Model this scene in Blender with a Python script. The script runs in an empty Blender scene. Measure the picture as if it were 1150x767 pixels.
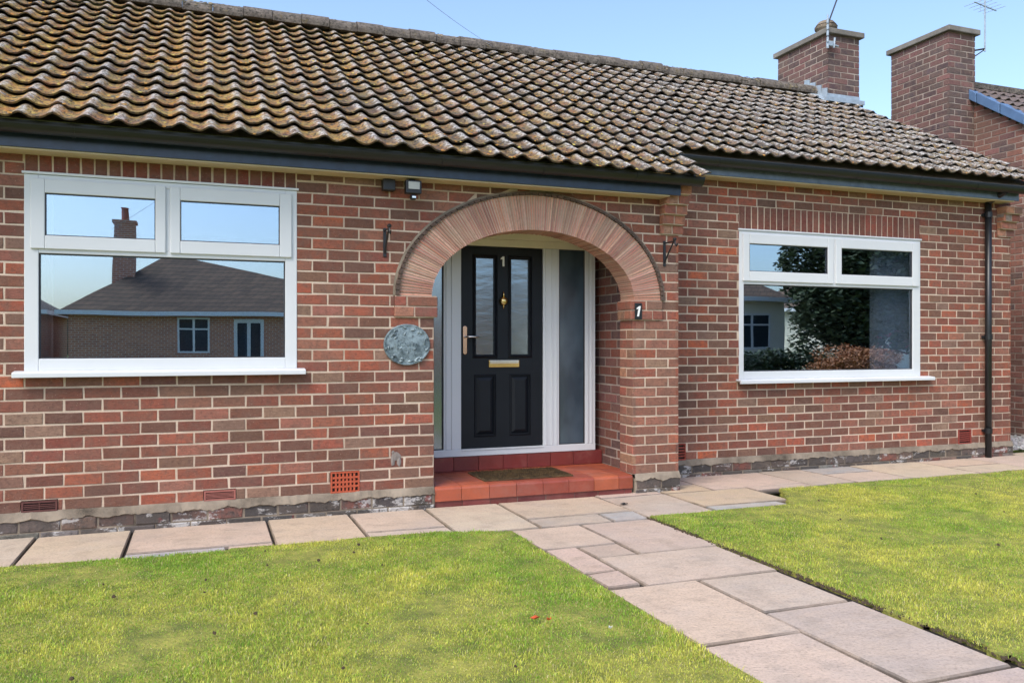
import bpy, math, random
from mathutils import Vector, Matrix, noise
random.seed(7)
R = math.radians
# ------------------------------------------------------------------ camera
scene = bpy.context.scene
col = scene.collection
H = 1.275
YAW = math.atan(347 / 919.0)
cd = bpy.data.cameras.new('camera')
cd.sensor_width = 36.0
cd.lens = 919.0 / 1150.0 * 36.0
cd.shift_y = 0.0022
cd.clip_start = 0.05
cd.clip_end = 2000
cam = bpy.data.objects.new('camera', cd)
col.objects.link(cam)
cam.location = (0, 0, H)
cam.rotation_euler = (R(90), 0, -YAW)
scene.camera = cam
# ------------------------------------------------------------------ light
SUN_EL = R(50); SUN_AZ = R(232)            # azimuth measured from +Y towards +X
w = bpy.data.worlds.new('World'); scene.world = w; w.use_nodes = True
nt = w.node_tree; nt.nodes.clear()
sky = nt.nodes.new('ShaderNodeTexSky'); sky.sky_type = 'NISHITA'
sky.sun_disc = False; sky.sun_elevation = SUN_EL; sky.sun_rotation = SUN_AZ
sky.air_density = 1.0; sky.dust_density = 2.4; sky.ozone_density = 2.6
bg = nt.nodes.new('ShaderNodeBackground'); bg.inputs['Strength'].default_value = 0.15
ow = nt.nodes.new('ShaderNodeOutputWorld')
nt.links.new(sky.outputs[0], bg.inputs[0]); nt.links.new(bg.outputs[0], ow.inputs[0])
sl = bpy.data.lights.new('sun', 'SUN'); sl.energy = 1.25; sl.angle = R(30); sl.color = (1, .95, .86)
so = bpy.data.objects.new('sun', sl); col.objects.link(so)
sd = Vector((math.sin(SUN_AZ) * math.cos(SUN_EL), math.cos(SUN_AZ) * math.cos(SUN_EL), math.sin(SUN_EL)))
so.rotation_euler = sd.to_track_quat('Z', 'Y').to_euler(); so.location = (6, 10, 12)
scene.view_settings.view_transform = 'Standard'
scene.view_settings.look = 'None'
scene.view_settings.gamma = 1.0
scene.view_settings.exposure = 1.12

# ------------------------------------------------------------------ helpers
def lin(r, g, b):
    f = lambda c: ((c / 255.0 + .055) / 1.055) ** 2.4 if c > 10 else c / 255.0 / 12.92
    return (f(r), f(g), f(b))

class MB:
    def __init__(s): s.v = []; s.f = []; s.c = []; s.cc = (.5, .5, .5)
    def vert(s, p): s.v.append(tuple(p)); return len(s.v) - 1
    def face(s, ids, c=None): s.f.append(tuple(ids)); s.c.append(c or s.cc)
    def quad(s, a, b, c_, d, c=None):
        i = len(s.v); s.v += [tuple(a), tuple(b), tuple(c_), tuple(d)]; s.face((i, i+1, i+2, i+3), c)
    def poly(s, pts, c=None):
        i = len(s.v); s.v += [tuple(p) for p in pts]; s.face(range(i, i+len(pts)), c)
    def hexa(s, p, c=None):
        # p: 8 points, 0-3 bottom ring ccw, 4-7 top ring
        i = len(s.v); s.v += [tuple(q) for q in p]
        for f in ((3,2,1,0),(4,5,6,7),(0,1,5,4),(1,2,6,5),(2,3,7,6),(3,0,4,7)):
            s.face([i+k for k in f], c)
    def box(s, x0, x1, y0, y1, z0, z1, c=None, m=None):
        p = [(x0,y0,z0),(x1,y0,z0),(x1,y1,z0),(x0,y1,z0),(x0,y0,z1),(x1,y0,z1),(x1,y1,z1),(x0,y1,z1)]
        if m is not None: p = [tuple(m @ Vector(q)) for q in p]
        s.hexa(p, c)
    def extrude(s, prof, a, b, fn, c=None, cap=True, closed=True):
        # prof: list of 2d points; fn(p, t) -> 3d ; a,b the two t values
        n = len(prof); i = len(s.v)
        for t in (a, b):
            for p in prof: s.v.append(tuple(fn(p, t)))
        for k in range(n if closed else n-1):
            k2 = (k+1) % n
            s.face((i+k, i+k2, i+n+k2, i+n+k), c)
        if cap and closed:
            s.face([i+k for k in range(n)][::-1], c); s.face([i+n+k for k in range(n)], c)
    def tube(s, pts, r, n=8, c=None, r2=None):
        rings = []
        P = [Vector(p) for p in pts]
        for k, p in enumerate(P):
            d = (P[min(k+1, len(P)-1)] - P[max(k-1, 0)]).normalized()
            up = Vector((0,0,1)) if abs(d.z) < .9 else Vector((1,0,0))
            a = d.cross(up).normalized(); b = d.cross(a).normalized()
            rr = r if r2 is None else r + (r2-r)*k/(len(P)-1)
            rings.append([s.vert(p + (a*math.cos(2*math.pi*j/n) + b*math.sin(2*math.pi*j/n))*rr) for j in range(n)])
        for k in range(len(rings)-1):
            for j in range(n):
                s.face((rings[k][j], rings[k][(j+1)%n], rings[k+1][(j+1)%n], rings[k+1][j]), c)
        s.face(rings[0][::-1], c); s.face(rings[-1], c)
    def lathe(s, prof, cx, cy, cz, n=20, c=None, axis='z'):
        rings = []
        for r, h in prof:
            ring = []
            for j in range(n):
                a = 2*math.pi*j/n; u, v_ = r*math.cos(a), r*math.sin(a)
                ring.append(s.vert((cx+u, cy+v_, cz+h) if axis == 'z' else (cx+u, cy-h, cz+v_)))
            rings.append(ring)
        for k in range(len(rings)-1):
            for j in range(n):
                s.face((rings[k][j], rings[k][(j+1)%n], rings[k+1][(j+1)%n], rings[k+1][j]), c)
        s.face(rings[-1], c); s.face(rings[0][::-1], c)
    def build(s, name, mat, parent=None, smooth=False, bevel=0, seg=2):
        me = bpy.data.meshes.new(name); me.from_pydata(s.v, [], s.f)
        at = me.attributes.new('bc', 'FLOAT_COLOR', 'FACE')
        flat = []
        for c in s.c: flat += [c[0], c[1], c[2], 1.0]
        at.data.foreach_set('color', flat)
        if smooth: me.polygons.foreach_set('use_smooth', [True]*len(me.polygons))
        me.materials.append(mat); me.update()
        o = bpy.data.objects.new(name, me); col.objects.link(o)
        if parent: o.parent = parent; o.matrix_parent_inverse = parent.matrix_world.inverted() if False else Matrix.Translation(-Vector(wloc(parent)))
        if bevel:
            b = o.modifiers.new('bevel', 'BEVEL'); b.width = bevel; b.segments = seg; b.limit_method = 'ANGLE'; b.angle_limit = R(40)
        return o

def wloc(o):
    p = Vector(o.location)
    if o.parent: p = p  # children of meshes keep the mesh at the origin
    return p if o.type == 'EMPTY' else Vector((0, 0, 0))

def thing(name, label, cat, loc=(0,0,0), group=None):
    o = bpy.data.objects.new(name, None); col.objects.link(o); o.location = loc
    o.empty_display_size = .2
    tag(o, label, cat, group); return o
def tag(o, label=None, cat=None, group=None, kind=None):
    if label: o['label'] = label
    if cat: o['category'] = cat
    if group: o['group'] = group
    if kind: o['kind'] = kind
    return o

# ---- material toolkit
def newmat(name):
    m = bpy.data.materials.new(name); m.use_nodes = True
    n = m.node_tree; n.nodes.clear()
    out = n.nodes.new('ShaderNodeOutputMaterial'); b = n.nodes.new('ShaderNodeBsdfPrincipled')
    n.links.new(b.outputs[0], out.inputs[0])
    return m, n, b
class G:
    def __init__(s, n): s.n = n
    def node(s, t, **k):
        x = s.n.nodes.new(t)
        for a, v in k.items(): setattr(x, a, v)
        return x
    def coord(s, scale=(1,1,1), obj=True):
        t = s.node('ShaderNodeTexCoord'); m = s.node('ShaderNodeMapping'); m.inputs['Scale'].default_value = scale
        s.n.links.new(t.outputs['Object'], m.inputs[0]); return m.outputs[0]
    def noise(s, vec, scale, detail=4, rough=.55, dist=0, out=0):
        x = s.node('ShaderNodeTexNoise'); x.inputs['Scale'].default_value = scale; x.inputs['Detail'].default_value = detail
        x.inputs['Roughness'].default_value = rough; x.inputs['Distortion'].default_value = dist
        s.n.links.new(vec, x.inputs['Vector']); return x.outputs[out]
    def vor(s, vec, scale, out='Distance', feature='F1'):
        x = s.node('ShaderNodeTexVoronoi'); x.feature = feature; x.inputs['Scale'].default_value = scale
        s.n.links.new(vec, x.inputs['Vector']); return x.outputs[out]
    def ramp(s, v, stops, interp='LINEAR'):
        x = s.node('ShaderNodeValToRGB'); x.color_ramp.interpolation = interp
        e = x.color_ramp.elements
        while len(e) < len(stops): e.new(.5)
        for k, (p, c) in enumerate(stops):
            e[k].position = p; e[k].color = (c, c, c, 1) if isinstance(c, (int, float)) else (*c, 1)
        s.n.links.new(v, x.inputs[0]); return x.outputs[0]
    def mix(s, f, a, b, mode='MIX'):
        x = s.node('ShaderNodeMix', data_type='RGBA', blend_type=mode)
        for i_, v in ((0, f), (6, a), (7, b)):
            sock = x.inputs[i_]
            if hasattr(v, 'is_linked'): s.n.links.new(v, sock)
            elif isinstance(v, (int, float)): sock.default_value = v if i_ == 0 else (v, v, v, 1)
            else: sock.default_value = (*v, 1)
        return x.outputs[2]
    def math(s, op, a, b=0.0):
        x = s.node('ShaderNodeMath', operation=op)
        for sock, v in ((x.inputs[0], a), (x.inputs[1], b)):
            if isinstance(v, (int, float)): sock.default_value = v
            else: s.n.links.new(v, sock)
        return x.outputs[0]
    def attr(s, name, out='Color'):
        x = s.node('ShaderNodeAttribute'); x.attribute_name = name; return x.outputs[out]
    def bump(s, h, b, strength=.5, dist=.01):
        x = s.node('ShaderNodeBump'); x.inputs['Strength'].default_value = strength; x.inputs['Distance'].default_value = dist
        s.n.links.new(h, x.inputs['Height']); s.n.links.new(x.outputs[0], b.inputs['Normal']); return x

def simple(name, c, rough=.6, metal=0, var=.12, vs=6, bump=0, bs=60, spec=.5):
    m, n, b = newmat(name); g = G(n); v = g.coord()
    nz = g.noise(v, vs, 5, .6)
    k = g.ramp(nz, [(.3, 1-var), (.7, 1+var)])
    n.links.new(g.mix(1.0, c, k, 'MULTIPLY'), b.inputs['Base Color'])
    b.inputs['Roughness'].default_value = rough; b.inputs['Metallic'].default_value = metal
    b.inputs['Specular IOR Level'].default_value = spec
    if bump: g.bump(g.noise(v, bs, 4), b, bump, .004)
    return m

def brick_mat(name, lichen=0.0, dirt=0.35, sat=1.0):
    m, n, b = newmat(name); g = G(n); v = g.coord()
    c = g.attr('bc')
    vs = g.coord((9, 9, 60))
    streak = g.noise(vs, 3, 4, .6)                      # wire cut drag lines
    c = g.mix(.55, c, g.ramp(streak, [(.25, .5), (.75, 1.45)]), 'MULTIPLY')
    blot = g.noise(v, 14, 5, .65)
    c = g.mix(g.ramp(blot, [(.40, 0), (.68, .7)]), c, lin(120, 92, 80))
    c = g.mix(g.ramp(g.noise(v, 38, 5, .7), [(.50, 0), (.66, .45)]), c, lin(84, 62, 56))
    blo2 = g.noise(v, 2.1, 4, .6)
    c = g.mix(g.ramp(blo2, [(.48, 0), (.75, dirt)]), c, lin(92, 74, 64))
    spk = g.noise(v, 120, 2, .5)
    c = g.mix(g.ramp(spk, [(.68, 0), (.76, .5)]), c, lin(190, 165, 148))
    hs = g.node('ShaderNodeHueSaturation'); hs.inputs['Saturation'].default_value = sat; hs.inputs['Value'].default_value = .96; n.links.new(c, hs.inputs['Color'])
    n.links.new(hs.outputs[0], b.inputs['Base Color'])
    b.inputs['Roughness'].default_value = .85; b.inputs['Specular IOR Level'].default_value = .25
    h = g.math('ADD', g.math('MULTIPLY', streak, .5), g.noise(v, 90, 4, .6))
    g.bump(h, b, .8, .006)
    return m

def mortar_mat(name, c=(196, 174, 156), d=(140, 122, 108)):
    m, n, b = newmat(name); g = G(n); v = g.coord()
    cc = g.mix(g.ramp(g.noise(v, 3, 5, .6), [(.35, 0), (.7, 1)]), lin(*c), lin(*d))
    cc = g.mix(g.ramp(g.noise(v, 150, 2, .5), [(.45, 0), (.7, .3)]), cc, lin(150, 128, 110))
    n.links.new(cc, b.inputs['Base Color']); b.inputs['Roughness'].default_value = .95
    b.inputs['Specular IOR Level'].default_value = .15
    g.bump(g.noise(v, 130, 4, .6), b, .5, .004)
    return m

M = {}
M['brick'] = brick_mat('brick_faces')
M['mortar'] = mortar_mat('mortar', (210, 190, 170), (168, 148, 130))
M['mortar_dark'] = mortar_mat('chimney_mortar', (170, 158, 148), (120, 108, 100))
M['cement'] = mortar_mat('cement', (150, 138, 122), (72, 66, 58))
M['upvc'] = simple('white_upvc', lin(206, 208, 210), .35, var=.03, vs=2)
M['upvc_shaded'] = simple('shaded_trim_paint', lin(226, 218, 196), .5, var=.05)  # beige of the shaded porch trim put into the colour
M['black'] = simple('black_plastic', (.010, .011, .013), .38, var=.2)
M['iron'] = simple('black_iron', (.015, .015, .017), .45, var=.2)
M['fascia'] = simple('dark_gloss_fascia', (.016, .028, .055), .3, var=.35, vs=9, bump=.15, bs=20)
M['soffit'] = simple('cream_soffit', lin(190, 172, 138), .6, var=.08)
M['door'] = simple('navy_black_door', (.006, .008, .012), .5, var=.15, bump=.2, bs=120, spec=.3)
M['gold'] = simple('brass', (.78, .55, .22), .22, metal=1, var=.1)
M['copper'] = simple('rose_brass', (.72, .47, .34), .25, metal=1, var=.1)
M['chrome'] = simple('pale_metal', (.8, .78, .76), .2, metal=1, var=.05)
M['white'] = simple('white_paint', (.8, .8, .78), .5, var=.03)
M['lead'] = simple('lead_flashing', lin(158, 170, 180), .5, metal=.3, var=.2, vs=12, bump=.3)
M['rubber'] = simple('dark_gasket', (.03, .03, .035), .6)
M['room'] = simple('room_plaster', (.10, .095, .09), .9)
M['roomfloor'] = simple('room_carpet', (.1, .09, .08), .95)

def glass_mat(name, refl=.42, tint=(.96, .98, 1), rough=0.0, wob=0.0):
    m = bpy.data.materials.new(name); m.use_nodes = True; n = m.node_tree; n.nodes.clear(); g = G(n)
    out = g.node('ShaderNodeOutputMaterial'); mx = g.node('ShaderNodeMixShader')
    tr = g.node('ShaderNodeBsdfTransparent'); tr.inputs[0].default_value = (*tint, 1)
    gl = g.node('ShaderNodeBsdfGlossy'); gl.inputs['Color'].default_value = (.60, .73, .86, 1); gl.inputs['Roughness'].default_value = rough
    fr = g.node('ShaderNodeLayerWeight'); fr.inputs['Blend'].default_value = .35
    f = g.math('ADD', g.math('MULTIPLY', fr.outputs['Facing'], .35), refl)
    n.links.new(f, mx.inputs[0]); n.links.new(tr.outputs[0], mx.inputs[1]); n.links.new(gl.outputs[0], mx.inputs[2])
    n.links.new(mx.outputs[0], out.inputs[0])
    if wob:
        v = g.coord()
        bp = g.node('ShaderNodeBump'); bp.inputs['Strength'].default_value = wob; bp.inputs['Distance'].default_value = .02
        n.links.new(g.noise(v, 1.3, 1, .4), bp.inputs['Height']); n.links.new(bp.outputs[0], gl.inputs['Normal'])
    return m
M['glass'] = glass_mat('window_glass', .46, wob=.05)

# ------------------------------------------------------------------ brickwork
CH = .0826; BL = .232; J = .0118
def zrow(k): return .240 + k*CH
PAL = [((142, 84, 70), 14), ((128, 78, 68), 16), ((116, 76, 67), 14), ((152, 88, 72), 10), ((136, 92, 80), 11),
       ((108, 76, 68), 10), ((124, 96, 84), 8), ((164, 90, 70), 4), ((182, 98, 68), 1), ((138, 114, 102), 5), ((98, 72, 66), 6), ((150, 100, 88), 7)]
PB = [tuple(.93*a_ + .07*b_ for a_, b_ in zip((lin(*p)[0]*1.06, lin(*p)[1]*1.02, lin(*p)[2]*.93), lin(148, 88, 68))) for p, k in PAL for _ in range(k)]
PP = [lin(*p) for p in ((150, 96, 80), (160, 104, 86), (140, 92, 78), (152, 112, 92), (146, 84, 70), (132, 96, 82), (168, 118, 96), (150, 88, 74), (128, 84, 74))]
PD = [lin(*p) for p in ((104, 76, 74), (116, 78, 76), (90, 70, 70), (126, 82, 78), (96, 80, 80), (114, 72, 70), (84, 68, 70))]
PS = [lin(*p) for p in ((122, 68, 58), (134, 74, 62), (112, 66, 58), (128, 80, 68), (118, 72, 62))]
PL = [lin(*p) for p in ((78, 70, 64), (92, 80, 72), (70, 66, 64), (108, 84, 74), (86, 78, 74), (124, 76, 66), (110, 104, 98))]
def jit(a): return random.uniform(-a, a)
def vary(c, a=.12):
    k = 1 + jit(a); return (c[0]*k*(1+jit(.05)), c[1]*k*(1+jit(.05)), c[2]*k*(1+jit(.05)))
def brick(mb, fn, l0, r0, l1, r1, z0, z1, c, proud=0.0, back=.03, ch=.003):
    """one brick face with worn arrises: l0,r0 the ends at the bottom, l1,r1 at the top; fn(u, d, z) -> point"""
    if min(r0-l0, r1-l1) < .012: return
    d = proud + jit(.0018); e = .0018
    a = [(l0+jit(e), z0+jit(e)), (r0+jit(e), z0+jit(e)), (r1+jit(e), z1+jit(e)), (l1+jit(e), z1+jit(e))]
    if random.random() < .2:
        k_ = random.randrange(4); su = 1 if k_ in (0, 3) else -1; sz = 1 if k_ < 2 else -1
        a[k_] = (a[k_][0] + su*random.uniform(.001, .004), a[k_][1] + sz*random.uniform(.001, .004))
    cu = sum(p[0] for p in a)/4; cz = sum(p[1] for p in a)/4
    inn = [(u + (ch if u < cu else -ch), z + (ch if z < cz else -ch)) for u, z in a]
    i = len(mb.v)
    for u, z in inn: mb.v.append(tuple(fn(u, d, z)))
    for u, z in a: mb.v.append(tuple(fn(u, d-ch, z)))
    for u, z in a: mb.v.append(tuple(fn(u, d-back, z)))
    mb.face((i, i+1, i+2, i+3), c)
    for k in range(4):
        k2 = (k+1) % 4
        mb.face((i+4+k, i+4+k2, i+k2, i+k), c); mb.face((i+8+k, i+8+k2, i+4+k2, i+4+k), c)

def pieces(u0, u1, row, phase_even=.75, phase_odd=.25, L=BL, breaks=None):
    ph = (phase_even if row % 2 == 0 else phase_odd) * L
    if breaks is not None:
        xs = [u0] + [b for b in breaks if u0 < b < u1] + [u1]
    else:
        k = math.floor((u0-ph)/L); xs = [u0]; x = ph + k*L
        while x < u1 - 1e-6:
            x += L
            if u0 + .02 < x < u1 - .02: xs.append(x + jit(.003))
        xs.append(u1)
    return list(zip(xs[:-1], xs[1:]))

def course_wall(fn, u0, u1, r0, r1, pal, cut, breaks=None, mort=True, depth=.23, pe=.75, po=.25, proud=0, mbs=None, zf=zrow, inset=0):
    """cut(row, z0, z1) -> list of (l_bottom, r_bottom, l_top, r_top) holes"""
    mb, mo = mbs or (MB(), MB())
    for r in range(r0, r1):
        z0, z1 = zf(r), zf(r+1)
        holes = sorted(cut(r, z0, z1)) if cut else []
        segs = []; lb, lt = u0, u0
        for h in holes:
            segs.append((lb, h[0], lt, h[2])); lb, lt = h[1], h[3]
        segs.append((lb, u1, lt, u1))
        for (a, b, a2, b2) in segs:
            if max(b-a, b2-a2) < .01: continue
            if mort:
                i_ = inset
                p = [fn(a+i_, proud-.0035, z0), fn(b-i_, proud-.0035, z0), fn(b-i_, -depth, z0), fn(a+i_, -depth, z0),
                     fn(a2+i_, proud-.0035, z1), fn(b2-i_, proud-.0035, z1), fn(b2-i_, -depth, z1), fn(a2+i_, -depth, z1)]
                mo.hexa(p)
            lo, hi = min(a, a2), max(b, b2)
            for (x0, x1) in pieces(lo, hi, r, pe, po, breaks=breaks(r) if breaks else None):
                first, last = abs(x0-lo) < 1e-6, abs(x1-hi) < 1e-6
                B0 = max(x0, a) + (0 if first and not holes else J/2); B1 = min(x1, b) - (0 if last and not holes else J/2)
                T0 = max(x0, a2) + (0 if first and not holes else J/2); T1 = min(x1, b2) - (0 if last and not holes else J/2)
                if first: B0, T0 = a, a2
                if last: B1, T1 = b, b2
                if B1 - B0 < .012 or T1 - T0 < .012:
                    if B1-B0 < 0.004: B1 = B0 + .004
                    if T1-T0 < 0.004: T1 = T0 + .004
                    if max(B1-B0, T1-T0) < .03: continue
                    c = vary(random.choice(pal)); mb.quad(fn(B0, proud, z0+J/2), fn(B1, proud, z0+J/2), fn(T1, proud, z1-J/2), fn(T0, proud, z1-J/2), c)
                    continue
                brick(mb, fn, B0, B1, T0, T1, z0+J/2, z1-J/2, vary(random.choice(pal)), proud)
    return mb, mo

YA, YB = 6.18, 6.755
fA = lambda u, d, z: (u, YA-d, z)
fB = lambda u, d, z: (u, YB-d, z)
house = thing('bungalow', 'red brick bungalow with mossy tiled roof, arched porch and two white windows', 'house', (1.5, 7.5, 0))

# ---- arch geometry
AX, AZ = 2.555, 1.644
def ell(a, b, t): return (AX + a*math.cos(t), AZ + b*math.sin(t))
HA, HB = 1.185, .862       # outer edge of the hood
def hoodx(z):
    q = (z-AZ)/HB
    return HA*math.sqrt(1-q*q) if q < 1 else 0
WA = (-1.103, .645, 1.095, 2.395)      # window openings x0,x1,z0,z1
WB = (4.941, 7.292, .925, 2.392)
def cutA(r, z0, z1):
    zm = (z0+z1)/2; h = []
    if WA[2] - .04 < zm < WA[3] + .235: h.append((WA[0], WA[1], WA[0], WA[1]))
    if z1 <= AZ + .01:
        if r in (15, 16): h.append((1.371, 3.711, 1.371, 3.711))
        else: h.append((1.681, 3.44, 1.681, 3.44))
    elif z0 < AZ + HB:
        a, b = hoodx(z0), hoodx(min(z1, AZ+HB)); h.append((AX-a, AX+a, AX-b, AX+b))
    for v in ventsA:
        if v[2] - .01 < zm < v[3] + .01: h.append((v[0], v[1], v[0], v[1]))
    return h
ventsA = [(.887, 1.106, zrow(-1)+.002, zrow(1)-.002), (0.002, .223, zrow(-1), zrow(0)), (-1.124, -.905, zrow(-1), zrow(0))]
def breaksA(r):
    xs = []
    if r < 15:                                            # the right hand pillar has its own bond
        pil = [3.558, 3.786] if r % 2 == 0 else [3.668]
    else: pil = []
    ph = (.75 if r % 2 == 0 else .25)*BL; k = -30
    while True:
        x = ph + k*BL; k += 1
        if x > 3.95: break
        if r < 15 and x > 3.3: continue
        xs.append(x + jit(.003))
    return sorted(xs + pil)
mbA, moA = course_wall(fA, -4.6, 3.89, -1, 28, PB, cutA, breaks=breaksA)
# recolour pillar bricks a little paler
for i, f in enumerate(mbA.f):
    p = mbA.v[f[0]]
    if p[0] > 3.44 and p[2] < 1.48 and random.random() < .8:
        c = mbA.c[i]; mbA.c[i] = tuple(.5*a + .5*b for a, b in zip(c, lin(158, 108, 90)))
# soldier course over the left window
def soldiers(mb, fn, x0, x1, z0, z1, n):
    wd = (x1-x0)/n
    for k in range(n):
        a = x0 + k*wd + J/2; b = a + wd - J
        brick(mb, fn, a, b, a, b, z0, z1, vary(random.choice(PS), .1), 0)
soldiers(mbA, fA, WA[0], WA[1], WA[3]+.004, 2.545, 21)
moA.box(WA[0], WA[1], YA+.0035, YA+.23, WA[3]+.002, 2.552)
# imposts: two slightly oversailing courses each side of the opening
for (a, b, br) in ((1.371, 1.705, (1.466, 1.6)), (3.412, 3.716, (3.56, 3.64))):
    for r in (15, 16):
        z0, z1 = zrow(r), zrow(r+1)
        moA.box(a+.004, b-.004, YA-.013, YA+.226, z0, z1)
        xs = [a, br[0] if r == 16 else br[0]+.06, b]
        for x0, x1 in zip(xs[:-1], xs[1:]):
            brick(mbA, fA, x0+J/2 if x0 > a else x0, x1-J/2 if x1 < b else x1, x0+J/2 if x0 > a else x0, x1-J/2 if x1 < b else x1, z0+J/2, z1-J/2, vary(random.choice(PP)), .02, back=.04)
# jambs of the opening (return faces) - pillar left face and left jamb right face
fPL = lambda u, d, z: (3.44-d, YA+u, z)
fPLi = lambda u, d, z: (3.412-d, YA+u, z)
def jamb(fn, r0, r1, depth, pal, mbs, x_in=0):
    mb, mo = mbs
    for r in range(r0, r1):
        z0, z1 = zrow(r), zrow(r+1)
        xs = [0.0, .115, depth] if r % 2 else [0.0, depth]
        for a, b in zip(xs[:-1], xs[1:]):
            brick(mb, fn, a+(J/2 if a else -.0), b-J/2, a+(J/2 if a else 0), b-J/2, z0+J/2, z1-J/2, vary(random.choice(pal)), .005)
jamb(fPL, -1, 15, .235, PP, (mbA, moA))
jamb(lambda u, d, z: (3.412-d, YA-.02+u, z), 15, 17, .25, PP, (mbA, moA))
fLJ = lambda u, d, z: (1.681+d, YA+.235-u, z)
jamb(fLJ, -1, 15, .235, PB, (mbA, moA))
jamb(lambda u, d, z: (1.705+d, YA+.235-u, z), 15, 17, .25, PB, (mbA, moA))
wallA = mbA.build('front_wall', M['brick'], house)
moA.build('mortar', M['mortar'], wallA)

# ---- porch side wall (right) and left, ceiling
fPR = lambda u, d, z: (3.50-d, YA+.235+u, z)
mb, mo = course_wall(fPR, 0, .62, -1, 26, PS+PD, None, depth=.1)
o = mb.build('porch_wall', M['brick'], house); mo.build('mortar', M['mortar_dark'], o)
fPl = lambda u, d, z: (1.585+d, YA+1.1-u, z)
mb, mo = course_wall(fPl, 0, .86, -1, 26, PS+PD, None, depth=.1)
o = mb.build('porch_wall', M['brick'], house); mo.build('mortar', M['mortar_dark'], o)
mb = MB(); mb.box(1.5, 3.6, YA+.232, 7.0, 2.345, 2.37); mb.build('porch_ceiling', M['upvc_shaded'], house)
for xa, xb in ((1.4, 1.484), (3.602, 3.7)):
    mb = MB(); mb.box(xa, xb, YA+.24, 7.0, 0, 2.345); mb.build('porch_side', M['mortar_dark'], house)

# ---- wall B
ventsB = [(4.21, 4.335, zrow(-1)+.002, zrow(1)-.002), (7.849, 8.05, zrow(-1)+.002, zrow(1)-.002)]
SBZ = (2.392, 2.632)
def cutB(r, z0, z1):
    zm = (z0+z1)/2; h = []
    if WB[2] - .05 < zm < WB[3]: h.append((WB[0], WB[1], WB[0], WB[1]))
    elif zm < SBZ[1] and zm > SBZ[0]: h.append((WB[0]-.0, WB[1]+.0, WB[0]-.0, WB[1]+.0))
    for v in ventsB:
        if v[2] - .01 < zm < v[3] + .01: h.append((v[0], v[1], v[0], v[1]))
    return h
def breaksB(r):
    xs = []; ph = (.76 if r % 2 == 0 else .22)*BL; k = 16
    while True:
        x = ph + k*BL; k += 1
        if x > 8.7: break
        if 7.35 < x < 7.56 and r > 5: continue
        xs.append(x + jit(.003))
    if r > 5: xs += [7.53 if r % 2 else 7.42]
    return sorted(xs)
mbB, moB = course_wall(fB, 3.89, 8.66, -1, 32, PB, cutB, breaks=breaksB)
soldiers(mbB, fB, WB[0], WB[1], SBZ[0]+.004, SBZ[1], 31)
moB.box(WB[0], WB[1], YB+.006, YB+.23, SBZ[0]+.002, zrow(29))
# return faces at the corner of A and the right end
fAS = lambda u, d, z: (3.89+d, YA+u, z)
course_wall(fAS, 0, .575, -1, 28, PB, None, depth=.1, inset=.006, mbs=(mbB, moB))
fBE = lambda u, d, z: (8.66+d, YB+u, z)
course_wall(fBE, 0, 4.4, -1, 32, PB, None, depth=.1, inset=.006, mbs=(mbB, moB))
wallB = mbB.build('front_wall', M['brick'], house)
moB.build('mortar', M['mortar'], wallB)

# ---- plinth: mortar fillet, then blotched old bricks
m, n, b = newmat('plinth_brick'); g = G(n); v = g.coord()
c = g.attr('bc')
c = g.mix(g.ramp(g.noise(v, 9, 5, .7), [(.4, 0), (.62, .85)]), c, lin(74, 68, 64))
c = g.mix(g.ramp(g.noise(g.coord((3, 3, 6)), 1.7, 7, .75), [(.55, 0), (.60, .85)]), c, lin(178, 174, 170))
c = g.mix(g.ramp(g.noise(v, 30, 5, .7), [(.58, 0), (.66, .8)]), c, lin(40, 38, 38))
c = g.mix(g.ramp(g.noise(v, 5.3, 3, .6), [(.66, 0), (.7, .6)]), c, lin(120, 48, 44))
n.links.new(c, b.inputs['Base Color']); b.inputs['Roughness'].default_value = .9
g.bump(g.noise(v, 45, 6, .7), b, .8, .012); M['plinth'] = m
def plinth(fn, u0, u1, name='plinth'):
    mb = MB(); fil = MB()
    for z0, z1, off in ((.033, .112, .0), (-.05, .028, .11)):
        x = u0 + off - BL
        while x < u1:
            a, b_ = max(u0, x), min(u1, x+BL*(1+jit(.06)))
            if b_ - a > .03:
                brick(mb, fn, a+.004, b_-.004, a+.004, b_-.004, z0, z1, vary(random.choice(PL), .25), .022+jit(.004), back=.05, ch=.007)
            x = b_ if b_ > x else x + BL
    n_ = int((u1-u0)/.02)
    prof = []
    for k in range(n_+1):
        u = u0 + (u1-u0)*k/n_; q = noise.noise(Vector((u*5, 0, 3)))*.016 + noise.noise(Vector((u*27, 5, 3)))*.009 + noise.noise(Vector((u*90, 5, 3)))*.005
        q2 = noise.noise(Vector((u*9, 4, 1)))*.022 + noise.noise(Vector((u*40, 4, 1)))*.012; prof.append([fn(u, -.004, .168+q*.35), fn(u, .004+abs(q)*.2, .160+q*.4), fn(u, .018+q*.3, .135+q*.5), fn(u, .029+q*.3, .110+q2), fn(u, .0, .094+q2)])
    for k in range(n_):
        for j in range(4):
            fil.quad(prof[k][j], prof[k+1][j], prof[k+1][j+1], prof[k][j+1])
    bk = MB()
    p = [fn(u0, .016, -.06), fn(u1, .016, -.06), fn(u1, -.2, -.06), fn(u0, -.2, -.06), fn(u0, .016, .12), fn(u1, .016, .12), fn(u1, -.2, .12), fn(u0, -.2, .12)]
    bk.hexa(p)
    o = mb.build(name, M['plinth'], house); fil.build('mortar_fillet', M['cement'], o); bk.build('plinth_core', M['cement'], o)
plinth(fA, -4.6, 1.684)
plinth(fA, 3.452, 3.895)
plinth(fB, 3.93, 8.675)

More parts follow.
